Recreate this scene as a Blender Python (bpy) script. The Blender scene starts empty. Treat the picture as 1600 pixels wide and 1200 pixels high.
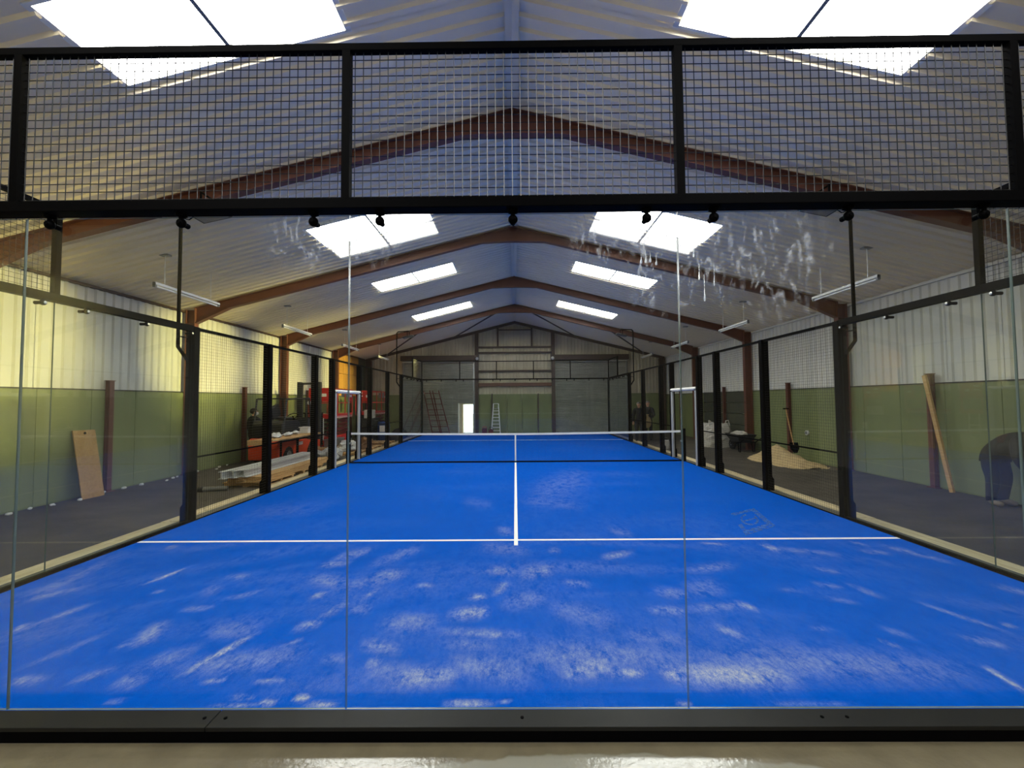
import bpy, math, random
import numpy as np
from mathutils import Vector, Matrix

random.seed(7)
S = bpy.context.scene
COL = S.collection

# ------------------------------------------------------------------ camera, world, sun, exposure
cam_d = bpy.data.cameras.new('camera')
cam_d.sensor_width = 36.0
cam_d.lens = 651.05 / 1600.0 * 36.0
cam_d.clip_start = 0.05
cam_d.clip_end = 300
cam = bpy.data.objects.new('camera', cam_d)
COL.objects.link(cam)
cam.matrix_world = Matrix(((0.999939, 0.008059, 0.007532, 0.0054), (0.007849, -0.040138, -0.999163, -2.5018),
                           (-0.00775, 0.999162, -0.040199, 1.8295), (0, 0, 0, 1)))
S.camera = cam

w = bpy.data.worlds.new('World')
S.world = w
w.use_nodes = True
bg = w.node_tree.nodes['Background']
bg.inputs[0].default_value = (0.86, 0.93, 1.0, 1)
bg.inputs[1].default_value = 5.0

sun_d = bpy.data.lights.new('low_sun', 'SUN')
sun_d.energy = 78.0
sun_d.angle = math.radians(15.0)
sun_d.color = (1.0, 0.85, 0.28)
sun = bpy.data.objects.new('low_sun', sun_d)
COL.objects.link(sun)
sun.rotation_euler = Vector((-12.0, 2.6, -2.75)).to_track_quat('-Z', 'Y').to_euler()
sun.location = (30, -8, 12)

S.view_settings.view_transform = 'Standard'
S.view_settings.look = 'None'
S.view_settings.exposure = 0.6
S.view_settings.gamma = 1.0
S.view_settings.use_curve_mapping = False
try:
    S.cycles.transparent_max_bounces = 24
    S.cycles.diffuse_bounces = 6
    S.cycles.max_bounces = 14
    S.cycles.sample_clamp_indirect = 6.0
except Exception:
    pass
SKYLIGHT = 22.0            # emission of the translucent roof lights

# ------------------------------------------------------------------ helpers
def lin(c):
    out = []
    for v in c[:3]:
        v /= 255.0
        out.append(v / 12.92 if v <= 0.04045 else ((v + 0.055) / 1.055) ** 2.4)
    return tuple(out) + (1.0,)

def nt(m):
    m.use_nodes = True
    t = m.node_tree
    b = t.nodes.get('Principled BSDF')
    return t, b

MATS = {}
def mat(name, rgb, rough=0.6, metal=0.0, var=0.0, scale=6.0, stretch=(1, 1, 1), rgb2=None, bump=0.0, bscale=40.0, coat=0.0, spec=0.5):
    m = bpy.data.materials.new(name)
    t, b = nt(m)
    c = lin(rgb)
    b.inputs['Base Color'].default_value = c
    b.inputs['Roughness'].default_value = rough
    b.inputs['Metallic'].default_value = metal
    b.inputs['Specular IOR Level'].default_value = spec
    b.inputs['Coat Weight'].default_value = coat
    if var > 0 or rgb2 or bump > 0:
        tc = t.nodes.new('ShaderNodeTexCoord')
        geo = t.nodes.new('ShaderNodeNewGeometry')
        mp = t.nodes.new('ShaderNodeMapping')
        mp.inputs['Scale'].default_value = stretch
        t.links.new(geo.outputs['Position'], mp.inputs[0])
        if var > 0 or rgb2:
            n = t.nodes.new('ShaderNodeTexNoise')
            n.inputs['Scale'].default_value = scale
            n.inputs['Detail'].default_value = 6
            n.inputs['Roughness'].default_value = 0.65
            t.links.new(mp.outputs[0], n.inputs['Vector'])
            r = t.nodes.new('ShaderNodeValToRGB')
            r.color_ramp.elements[0].position = 0.35
            r.color_ramp.elements[1].position = 0.68
            if rgb2:
                r.color_ramp.elements[0].color = c
                r.color_ramp.elements[1].color = lin(rgb2)
            else:
                r.color_ramp.elements[0].color = tuple(v * (1 - var) for v in c[:3]) + (1,)
                r.color_ramp.elements[1].color = tuple(min(1, v * (1 + var)) for v in c[:3]) + (1,)
            t.links.new(n.outputs[0], r.inputs[0])
            t.links.new(r.outputs[0], b.inputs['Base Color'])
        if bump > 0:
            n2 = t.nodes.new('ShaderNodeTexNoise')
            n2.inputs['Scale'].default_value = bscale
            n2.inputs['Detail'].default_value = 4
            t.links.new(mp.outputs[0], n2.inputs['Vector'])
            bp = t.nodes.new('ShaderNodeBump')
            bp.inputs['Strength'].default_value = bump
            bp.inputs['Distance'].default_value = 0.02
            t.links.new(n2.outputs[0], bp.inputs['Height'])
            t.links.new(bp.outputs[0], b.inputs['Normal'])
    MATS[name] = m
    return m

WL = {}
class MB:
    """collects shapes in world coordinates, then links them as one mesh object"""
    def __init__(self):
        self.v = []; self.f = []; self.m = []
    def add(self, vs, fs, mi=0):
        o = len(self.v)
        self.v += [tuple(p) for p in vs]
        self.f += [tuple(i + o for i in f) for f in fs]
        self.m += [mi] * len(fs)
        return self
    def box(self, x0, x1, y0, y1, z0, z1, mi=0):
        vs = [(x0, y0, z0), (x1, y0, z0), (x1, y1, z0), (x0, y1, z0), (x0, y0, z1), (x1, y0, z1), (x1, y1, z1), (x0, y1, z1)]
        return self.add(vs, [(0, 3, 2, 1), (4, 5, 6, 7), (0, 1, 5, 4), (1, 2, 6, 5), (2, 3, 7, 6), (3, 0, 4, 7)], mi)
    def bar(self, p, q, w, h, mi=0, up=(0, 0, 1)):
        p = Vector(p); q = Vector(q); d = (q - p).normalized(); u = Vector(up)
        s = d.cross(u)
        if s.length < 1e-4:
            s = d.cross(Vector((0, 1, 0)))
        s.normalize(); u = s.cross(d)
        vs = []
        for c in (p, q):
            for a, b in ((-1, -1), (1, -1), (1, 1), (-1, 1)):
                vs.append(c + s * (a * w / 2) + u * (b * h / 2))
        return self.add(vs, [(3, 2, 1, 0), (4, 5, 6, 7), (0, 1, 5, 4), (1, 2, 6, 5), (2, 3, 7, 6), (3, 0, 4, 7)], mi)
    def tube(self, pts, r, n=8, mi=0, cap=True):
        pts = [Vector(p) for p in pts]
        rs = r if isinstance(r, (list, tuple)) else [r] * len(pts)
        rings = []
        ref = None
        for i, p in enumerate(pts):
            if i == 0: d = pts[1] - p
            elif i == len(pts) - 1: d = p - pts[i - 1]
            else: d = (pts[i + 1] - p).normalized() + (p - pts[i - 1]).normalized()
            if d.length < 1e-9: d = Vector((0, 0, 1))
            d.normalize()
            if ref is None:
                ref = Vector((0, 0, 1)) if abs(d.z) < 0.9 else Vector((1, 0, 0))
            s = d.cross(ref)
            if s.length < 1e-4: s = d.cross(Vector((0, 1, 0)))
            s.normalize(); u = s.cross(d); ref = u
            rings.append([p + (s * math.cos(2 * math.pi * k / n) + u * math.sin(2 * math.pi * k / n)) * rs[i] for k in range(n)])
        vs = [v for g in rings for v in g]
        fs = []
        for i in range(len(pts) - 1):
            for k in range(n):
                k2 = (k + 1) % n
                fs.append((i * n + k, (i + 1) * n + k, (i + 1) * n + k2, i * n + k2))
        if cap:
            fs.append(tuple(range(n)))
            e = (len(pts) - 1) * n
            fs.append(tuple(e + k for k in reversed(range(n))))
        return self.add(vs, fs, mi)
    def prism(self, poly, axis, a, b, mi=0):
        n = len(poly)
        def P(u, v, c):
            return {'x': (c, u, v), 'y': (u, c, v), 'z': (u, v, c)}[axis]
        vs = [P(u, v, a) for u, v in poly] + [P(u, v, b) for u, v in poly]
        fs = [tuple(range(n)), tuple(reversed(range(n, 2 * n)))]
        for i in range(n):
            j = (i + 1) % n
            fs.append((i, n + i, n + j, j))
        return self.add(vs, fs, mi)
    def ball(self, c, r, n=10, m=6, mi=0, sc=(1, 1, 1)):
        c = Vector(c); vs = [c + Vector((0, 0, -r * sc[2]))]
        for j in range(1, m):
            a = -math.pi / 2 + math.pi * j / m
            for k in range(n):
                b = 2 * math.pi * k / n
                vs.append(c + Vector((r * sc[0] * math.cos(a) * math.cos(b), r * sc[1] * math.cos(a) * math.sin(b), r * sc[2] * math.sin(a))))
        vs.append(c + Vector((0, 0, r * sc[2])))
        fs = []
        for k in range(n):
            fs.append((0, 1 + (k + 1) % n, 1 + k))
        for j in range(m - 2):
            for k in range(n):
                a0 = 1 + j * n + k; a1 = 1 + j * n + (k + 1) % n
                fs.append((a0, a1, a1 + n, a0 + n))
        t = len(vs) - 1; o = 1 + (m - 2) * n
        for k in range(n):
            fs.append((o + k, o + (k + 1) % n, t))
        return self.add(vs, fs, mi)
    def rot(self, c, ang, axis='z'):
        R = Matrix.Rotation(ang, 3, axis.upper()); c = Vector(c)
        self.v = [tuple(R @ (Vector(p) - c) + c) for p in self.v]
        return self

def fix_normals(me):
    import bmesh
    bm = bmesh.new(); bm.from_mesh(me)
    bmesh.ops.recalc_face_normals(bm, faces=bm.faces)
    bm.to_mesh(me); bm.free()

def props(o, label=None, cat=None, group=None, kind=None):
    if label: o['label'] = label
    if cat: o['category'] = cat
    if group: o['group'] = group
    if kind: o['kind'] = kind
    return o

def place(o, parent, loc):
    loc = Vector(loc)
    WL[o.name] = loc
    if parent is not None:
        o.parent = parent
        o.location = loc - WL[parent.name]
    else:
        o.location = loc
    COL.objects.link(o)
    return o

def obj(name, mb, mats, parent=None, loc=None, smooth=False, bevel=0.0, normals=True, **kw):
    """one mesh object; mb is in world coordinates"""
    if loc is None:
        loc = WL[parent.name] if parent is not None else (0, 0, 0)
    L = Vector(loc)
    me = bpy.data.meshes.new(name)
    me.from_pydata([tuple(Vector(p) - L) for p in mb.v], [], mb.f)
    if not isinstance(mats, (list, tuple)): mats = [mats]
    for m in mats: me.materials.append(m)
    if any(mb.m):
        me.polygons.foreach_set('material_index', mb.m)
    if normals: fix_normals(me)
    if smooth:
        me.polygons.foreach_set('use_smooth', [True] * len(me.polygons))
        me.set_sharp_from_angle(angle=math.radians(38))
    o = bpy.data.objects.new(name, me)
    place(o, parent, L)
    if bevel > 0:
        b = o.modifiers.new('bevel', 'BEVEL'); b.width = bevel; b.segments = 2; b.limit_method = 'ANGLE'
    props(o, **kw)
    return o

def same(o, loc, name=None, **kw):
    """another piece that shares the mesh of o, same parent; loc is a world place"""
    c = o.copy()
    if name: c.name = name
    for k in ('label', 'category', 'group'):
        if k in c and k in kw: del c[k]
    WL[c.name] = Vector(loc)
    c.location = Vector(loc) - (WL[o.parent.name] if o.parent else Vector((0, 0, 0)))
    COL.objects.link(c)
    props(c, **kw)
    return c

def thing(name, loc, label, cat, group=None, kind=None):
    o = bpy.data.objects.new(name, None)
    o.empty_display_size = 0.2
    place(o, None, loc)
    return props(o, label, cat, group, kind)

def dup(root, loc, label=None, group=None, rz=None, scale=None):
    r = root.copy(); COL.objects.link(r); r.location = loc; WL[r.name] = Vector(loc)
    if rz is not None: r.rotation_euler = (0, 0, rz)
    if scale is not None: r.scale = scale
    if label: r['label'] = label
    if group: r['group'] = group
    for ch in list(root.children):
        c = ch.copy(); COL.objects.link(c); c.parent = r
        for g in list(ch.children):
            d = g.copy(); COL.objects.link(d); d.parent = c
    return r

# ------------------------------------------------------------------ materials
M_white = mat('white_cladding', (206, 204, 192), 0.45, var=0.05, scale=1.2)
M_ceil = mat('white_roof_liner', (238, 225, 196), 0.42, var=0.04, scale=1.0)
M_beige = mat('aged_beige_cladding', (196, 186, 160), 0.55, var=0.15, scale=2.0, stretch=(1, 1, .25))
M_green = mat('green_painted_concrete', (119, 127, 82), 0.5, var=0.09, scale=1.6, stretch=(1, 1, .5), bump=0.08, bscale=25)
M_greend = mat('olive_grey_board', (70, 72, 56), 0.6, var=0.12, scale=3)
M_rear = mat('dim_rear_wall', (84, 78, 66), 0.7)
M_steel = mat('brown_primer_steel', (104, 62, 46), 0.5, var=0.12, scale=3.5)
M_steeld = mat('dark_brown_steel', (66, 48, 40), 0.55, var=0.12, scale=3.5)
M_black = mat('black_powder_coat', (5, 5, 6), 0.55, spec=.02)
M_wire = mat('black_wire', (8, 8, 9), 0.3)
M_sill = mat('dark_grey_steel', (24, 24, 22), 0.5, spec=.2, var=0.15, scale=2.5)
M_floor = mat('worn_tarmac_floor', (79, 72, 60), 0.75, var=0.3, scale=0.9, stretch=(1, 1.6, 1), bump=0.25, bscale=30)
M_kerb = mat('tan_timber_edging', (236, 218, 176), 0.7, rgb2=(204, 182, 136), scale=3, stretch=(6, .6, 6))
M_conc = mat('grey_concrete_ring', (98, 96, 88), 0.6, var=0.12, scale=4)
M_line = mat('white_court_line', (228, 228, 222), 0.7)
M_grey = mat('grey_padding', (150, 150, 148), 0.45)
M_galv = mat('galvanised_steel', (150, 152, 150), 0.35, metal=0.8, var=0.1, scale=6)
M_alu = mat('pale_aluminium', (206, 206, 200), 0.45, metal=0.15, var=0.08, scale=5, stretch=(6, .5, 6))
M_plast = mat('white_plastic', (226, 226, 220), 0.4)
M_lampgrey = mat('lamp_grey', (120, 122, 122), 0.4)
M_wood = mat('pale_softwood', (206, 168, 112), 0.65, rgb2=(176, 134, 82), scale=5, stretch=(8, .5, 8))
M_osb = mat('ochre_osb_board', (206, 154, 72), 0.7, rgb2=(168, 118, 48), scale=16, stretch=(1, 1, 2.2))
M_ply = mat('brown_chipboard', (182, 144, 88), 0.75, rgb2=(160, 122, 72), scale=24)
M_red = mat('red_machine_paint', (186, 30, 26), 0.4, var=0.1, scale=4)
M_maroon = mat('dark_red_steel', (96, 24, 26), 0.5, var=0.15, scale=5)
M_orange = mat('orange_machine_paint', (206, 62, 22), 0.42, var=0.1, scale=4)
M_rubber = mat('black_rubber', (22, 22, 22), 0.8)
M_dark = mat('charcoal_metal', (34, 35, 36), 0.5, var=0.15, scale=6)
M_shut = mat('grey_shutter_steel', (150, 150, 140), 0.4, metal=0.2, var=0.12, scale=2)
M_sand = mat('pale_sand', (196, 170, 122), 0.9, var=0.14, scale=9, bump=0.5, bscale=60)
M_bag = mat('white_woven_bag', (196, 190, 176), 0.6, var=0.18, scale=6)
M_film = mat('crumpled_plastic_film', (196, 196, 190), 0.35, var=0.15, scale=8)
M_card = mat('brown_cardboard', (150, 112, 72), 0.8, var=0.12, scale=5)
M_blue = mat('blue_plastic', (28, 62, 120), 0.4)
M_skin = mat('skin', (196, 150, 122), 0.55)
M_jean = mat('navy_denim', (12, 20, 42), 0.85, var=0.15, scale=18)
M_jack = mat('black_jacket', (14, 14, 14), 0.75, var=0.2, scale=12)
M_jack2 = mat('charcoal_jacket', (44, 42, 40), 0.75, var=0.2, scale=12)
M_hair = mat('dark_hair', (28, 22, 18), 0.7)
M_hairg = mat('grey_hair', (120, 114, 106), 0.7)
M_shoe = mat('grey_shoe', (120, 108, 96), 0.6)
M_mask = mat('white_mask', (220, 220, 216), 0.7)
M_stripe = mat('white_stripe', (226, 222, 214), 0.5)
M_seat = mat('black_vinyl', (26, 26, 27), 0.45)
M_chip = mat('white_plaster', (226, 224, 216), 0.8)

def glass_mat(name, smear):
    m = bpy.data.materials.new(name); m.use_nodes = True
    t = m.node_tree; t.nodes.clear()
    out = t.nodes.new('ShaderNodeOutputMaterial')
    tr = t.nodes.new('ShaderNodeBsdfTransparent'); tr.inputs[0].default_value = (0.935, 0.955, 0.94, 1)
    gl = t.nodes.new('ShaderNodeBsdfGlossy'); gl.inputs['Roughness'].default_value = 0.015
    lw = t.nodes.new('ShaderNodeLayerWeight'); lw.inputs[0].default_value = 0.5
    pw = t.nodes.new('ShaderNodeMath'); pw.operation = 'POWER'; pw.inputs[1].default_value = 4.6
    t.links.new(lw.outputs['Facing'], pw.inputs[0])
    ml = t.nodes.new('ShaderNodeMath'); ml.operation = 'MULTIPLY_ADD'; ml.inputs[1].default_value = 0.93; ml.inputs[2].default_value = 0.042
    t.links.new(pw.outputs[0], ml.inputs[0])
    mx = t.nodes.new('ShaderNodeMixShader')
    t.links.new(ml.outputs[0], mx.inputs[0]); t.links.new(tr.outputs[0], mx.inputs[1]); t.links.new(gl.outputs[0], mx.inputs[2])
    last = mx
    if smear:
        geo = t.nodes.new('ShaderNodeNewGeometry')
        mp = t.nodes.new('ShaderNodeMapping'); mp.inputs['Scale'].default_value = (6.0, 1, 2.2); mp.inputs['Rotation'].default_value = (0, 0.5, 0)
        t.links.new(geo.outputs['Position'], mp.inputs[0])
        n = t.nodes.new('ShaderNodeTexNoise'); n.inputs['Scale'].default_value = 3.0; n.inputs['Detail'].default_value = 8; n.inputs['Roughness'].default_value = 0.75
        n.inputs['Distortion'].default_value = 1.6
        t.links.new(mp.outputs[0], n.inputs['Vector'])
        r = t.nodes.new('ShaderNodeValToRGB')
        r.color_ramp.elements[0].position = 0.52; r.color_ramp.elements[0].color = (0, 0, 0, 1)
        r.color_ramp.elements[1].position = 0.8; r.color_ramp.elements[1].color = (1, 1, 1, 1)
        t.links.new(n.outputs[0], r.inputs[0])
        tot = None
        for c, rad in (((1.08, 0.0, 2.74), 0.36), ((0.78, 0.0, 2.84), 0.28), ((-0.86, 0.0, 2.86), 0.26), ((0.9, 0, 2.55), 0.3), ((1.55, 0, 2.7), 0.5), ((0.5, 0, 2.82), 0.22), ((-1.3, 0, 2.85), 0.3)):
            d = t.nodes.new('ShaderNodeVectorMath'); d.operation = 'DISTANCE'; d.inputs[1].default_value = c
            t.links.new(geo.outputs['Position'], d.inputs[0])
            mr = t.nodes.new('ShaderNodeMapRange'); mr.interpolation_type = 'SMOOTHSTEP'
            mr.inputs['From Min'].default_value = rad; mr.inputs['From Max'].default_value = rad * 0.25
            t.links.new(d.outputs['Value'], mr.inputs[0])
            if tot is None: tot = mr.outputs[0]
            else:
                a = t.nodes.new('ShaderNodeMath'); a.operation = 'MAXIMUM'
                t.links.new(tot, a.inputs[0]); t.links.new(mr.outputs[0], a.inputs[1]); tot = a.outputs[0]
        k = t.nodes.new('ShaderNodeMath'); k.operation = 'MULTIPLY'
        t.links.new(tot, k.inputs[0]); t.links.new(r.outputs[0], k.inputs[1])
        k2 = t.nodes.new('ShaderNodeMath'); k2.operation = 'MULTIPLY'; k2.inputs[1].default_value = 0.8
        t.links.new(k.outputs[0], k2.inputs[0])
        df = t.nodes.new('ShaderNodeBsdfDiffuse'); df.inputs[0].default_value = (0.85, 0.88, 0.92, 1)
        tl = t.nodes.new('ShaderNodeBsdfTranslucent'); tl.inputs[0].default_value = (0.85, 0.88, 0.92, 1)
        dm = t.nodes.new('ShaderNodeMixShader'); t.links.new(df.outputs[0], dm.inputs[1]); t.links.new(tl.outputs[0], dm.inputs[2])
        m2 = t.nodes.new('ShaderNodeMixShader')
        t.links.new(k2.outputs[0], m2.inputs[0]); t.links.new(last.outputs[0], m2.inputs[1]); t.links.new(dm.outputs[0], m2.inputs[2])
        last = m2
    t.links.new(last.outputs[0], out.inputs[0])
    return m
M_glass = glass_mat('clear_glass', False)
M_glass_s = glass_mat('clear_glass_smeared', True)
M_edge = mat('glass_edge', (96, 112, 106), 0.25)
def drip_mat():
    m = bpy.data.materials.new('water_drip'); m.use_nodes = True
    t = m.node_tree; t.nodes.clear()
    out = t.nodes.new('ShaderNodeOutputMaterial')
    df = t.nodes.new('ShaderNodeBsdfTranslucent'); df.inputs[0].default_value = (.95, .97, 1, 1)
    gl = t.nodes.new('ShaderNodeBsdfGlossy'); gl.inputs['Roughness'].default_value = .25
    tr = t.nodes.new('ShaderNodeBsdfTransparent')
    a = t.nodes.new('ShaderNodeMixShader'); a.inputs[0].default_value = .4
    t.links.new(df.outputs[0], a.inputs[1]); t.links.new(gl.outputs[0], a.inputs[2])
    b = t.nodes.new('ShaderNodeMixShader'); b.inputs[0].default_value = .75
    t.links.new(tr.outputs[0], b.inputs[1]); t.links.new(a.outputs[0], b.inputs[2])
    t.links.new(b.outputs[0], out.inputs[0])
    return m
M_drip = drip_mat()

def skylight_mat():
    m = bpy.data.materials.new('translucent_roof_light'); m.use_nodes = True
    t = m.node_tree; t.nodes.clear()
    out = t.nodes.new('ShaderNodeOutputMaterial')
    tr = t.nodes.new('ShaderNodeBsdfTransparent'); tr.inputs[0].default_value = (1, 1, 1, 1)
    em = t.nodes.new('ShaderNodeEmission'); em.inputs[0].default_value = (1.0, 0.985, 0.95, 1); em.inputs[1].default_value = SKYLIGHT
    mx = t.nodes.new('ShaderNodeMixShader'); mx.inputs[0].default_value = 0.6
    t.links.new(tr.outputs[0], mx.inputs[1]); t.links.new(em.outputs[0], mx.inputs[2])
    t.links.new(mx.outputs[0], out.inputs[0])
    return m
M_sky = skylight_mat()

def front_floor_mat():
    m = bpy.data.materials.new('sealed_concrete'); t, b = nt(m)
    geo = t.nodes.new('ShaderNodeNewGeometry')
    n = t.nodes.new('ShaderNodeTexNoise'); n.inputs['Scale'].default_value = 5; n.inputs['Detail'].default_value = 7
    t.links.new(geo.outputs['Position'], n.inputs['Vector'])
    r = t.nodes.new('ShaderNodeValToRGB')
    r.color_ramp.elements[0].position = .3; r.color_ramp.elements[0].color = lin((96, 89, 71))
    r.color_ramp.elements[1].position = .72; r.color_ramp.elements[1].color = lin((112, 104, 83))
    t.links.new(n.outputs[0], r.inputs[0])
    # pale trowelled patch of fresh screed, an ellipse on the slab with a ragged edge
    mp = t.nodes.new('ShaderNodeMapping'); mp.inputs['Location'].default_value = (-0.231, 1.304, 0); mp.inputs['Scale'].default_value = (0.463, 1.449, 0)
    t.links.new(geo.outputs['Position'], mp.inputs[0])
    ln = t.nodes.new('ShaderNodeVectorMath'); ln.operation = 'LENGTH'; t.links.new(mp.outputs[0], ln.inputs[0])
    ad = t.nodes.new('ShaderNodeMath'); ad.operation = 'MULTIPLY_ADD'; ad.inputs[1].default_value = .12
    t.links.new(n.outputs[0], ad.inputs[0]); t.links.new(ln.outputs['Value'], ad.inputs[2])
    st = t.nodes.new('ShaderNodeMapRange'); st.inputs['From Min'].default_value = 1.07; st.inputs['From Max'].default_value = 1.05
    t.links.new(ad.outputs[0], st.inputs[0])
    mix = t.nodes.new('ShaderNodeMix'); mix.data_type = 'RGBA'
    t.links.new(st.outputs[0], mix.inputs['Factor']); t.links.new(r.outputs[0], mix.inputs['A']); mix.inputs['B'].default_value = lin((128, 126, 112))
    t.links.new(mix.outputs['Result'], b.inputs['Base Color'])
    b.inputs['Roughness'].default_value = .22
    b.inputs['Coat Weight'].default_value = .55; b.inputs['Coat Roughness'].default_value = .06
    n2 = t.nodes.new('ShaderNodeTexNoise'); n2.inputs['Scale'].default_value = 38; n2.inputs['Detail'].default_value = 5
    t.links.new(geo.outputs['Position'], n2.inputs['Vector'])
    bp = t.nodes.new('ShaderNodeBump'); bp.inputs['Strength'].default_value = .16; bp.inputs['Distance'].default_value = .01
    t.links.new(n2.outputs[0], bp.inputs['Height']); t.links.new(bp.outputs[0], b.inputs['Normal']); t.links.new(bp.outputs[0], b.inputs['Coat Normal'])
    return m
M_front = front_floor_mat()

def turf_mat():
    m = bpy.data.materials.new('blue_turf'); t, b = nt(m)
    at = t.nodes.new('ShaderNodeAttribute'); at.attribute_name = 'sand'
    geo = t.nodes.new('ShaderNodeNewGeometry')
    mp = t.nodes.new('ShaderNodeMapping'); mp.inputs['Scale'].default_value = (1, .55, 1)
    t.links.new(geo.outputs['Position'], mp.inputs[0])
    n = t.nodes.new('ShaderNodeTexNoise'); n.inputs['Scale'].default_value = 7; n.inputs['Detail'].default_value = 10; n.inputs['Roughness'].default_value = .8
    t.links.new(mp.outputs[0], n.inputs['Vector'])
    nb = t.nodes.new('ShaderNodeTexNoise'); nb.inputs['Scale'].default_value = 130; nb.inputs['Detail'].default_value = 2
    t.links.new(geo.outputs['Position'], nb.inputs['Vector'])
    # sand shows where its density beats the broken-up pile
    a = t.nodes.new('ShaderNodeMath'); a.operation = 'MULTIPLY_ADD'; a.inputs[1].default_value = 7.0; a.inputs[2].default_value = -2.75; a.use_clamp = True
    t.links.new(n.outputs[0], a.inputs[0])
    p = t.nodes.new('ShaderNodeMath'); p.operation = 'MULTIPLY'
    t.links.new(at.outputs['Fac'], p.inputs[0]); t.links.new(a.outputs[0], p.inputs[1])
    a2 = t.nodes.new('ShaderNodeMath'); a2.operation = 'MULTIPLY_ADD'; a2.inputs[1].default_value = 5.0; a2.inputs[2].default_value = -1.55; a2.use_clamp = False
    n3 = t.nodes.new('ShaderNodeTexNoise'); n3.inputs['Scale'].default_value = 34; n3.inputs['Detail'].default_value = 5; n3.inputs['Roughness'].default_value = .7
    t.links.new(mp.outputs[0], n3.inputs['Vector'])
    av = t.nodes.new('ShaderNodeMix'); av.data_type = 'FLOAT'; av.inputs['Factor'].default_value = .35
    t.links.new(n3.outputs[0], av.inputs['A']); t.links.new(nb.outputs[0], av.inputs['B'])
    t.links.new(av.outputs['Result'], a2.inputs[0])
    p2 = t.nodes.new('ShaderNodeMath'); p2.operation = 'MULTIPLY'; p2.use_clamp = True
    t.links.new(p.outputs[0], p2.inputs[0]); t.links.new(a2.outputs[0], p2.inputs[1])
    r = t.nodes.new('ShaderNodeValToRGB')
    r.color_ramp.elements[0].position = .3; r.color_ramp.elements[0].color = (0.0, 0.066, 0.385, 1)
    r.color_ramp.elements[1].position = .7; r.color_ramp.elements[1].color = (0.0, 0.080, 0.45, 1)
    t.links.new(n.outputs[0], r.inputs[0])
    mix = t.nodes.new('ShaderNodeMix'); mix.data_type = 'RGBA'
    t.links.new(p2.outputs[0], mix.inputs['Factor']); t.links.new(r.outputs[0], mix.inputs['A']); mix.inputs['B'].default_value = lin((182, 182, 172))
    t.links.new(mix.outputs['Result'], b.inputs['Base Color'])
    b.inputs['Roughness'].default_value = .95
    b.inputs['Specular IOR Level'].default_value = 0.0
    bp = t.nodes.new('ShaderNodeBump'); bp.inputs['Strength'].default_value = .3; bp.inputs['Distance'].default_value = .006
    t.links.new(nb.outputs[0], bp.inputs['Height']); t.links.new(bp.outputs[0], b.inputs['Normal'])
    return m
M_turf = turf_mat()

def emblem_mat():
    m = bpy.data.materials.new('faint_emblem_print'); t, b = nt(m)
    b.inputs['Base Color'].default_value = (0.02, 0.12, 0.46, 1); b.inputs['Roughness'].default_value = .85
    geo = t.nodes.new('ShaderNodeNewGeometry')
    n = t.nodes.new('ShaderNodeTexNoise'); n.inputs['Scale'].default_value = 14; n.inputs['Detail'].default_value = 6
    t.links.new(geo.outputs['Position'], n.inputs['Vector'])
    mr = t.nodes.new('ShaderNodeMapRange'); mr.inputs['From Min'].default_value = .35; mr.inputs['From Max'].default_value = .65
    mr.inputs['To Max'].default_value = .8
    t.links.new(n.outputs[0], mr.inputs[0]); t.links.new(mr.outputs[0], b.inputs['Alpha'])
    return m
M_emblem = emblem_mat()

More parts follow.
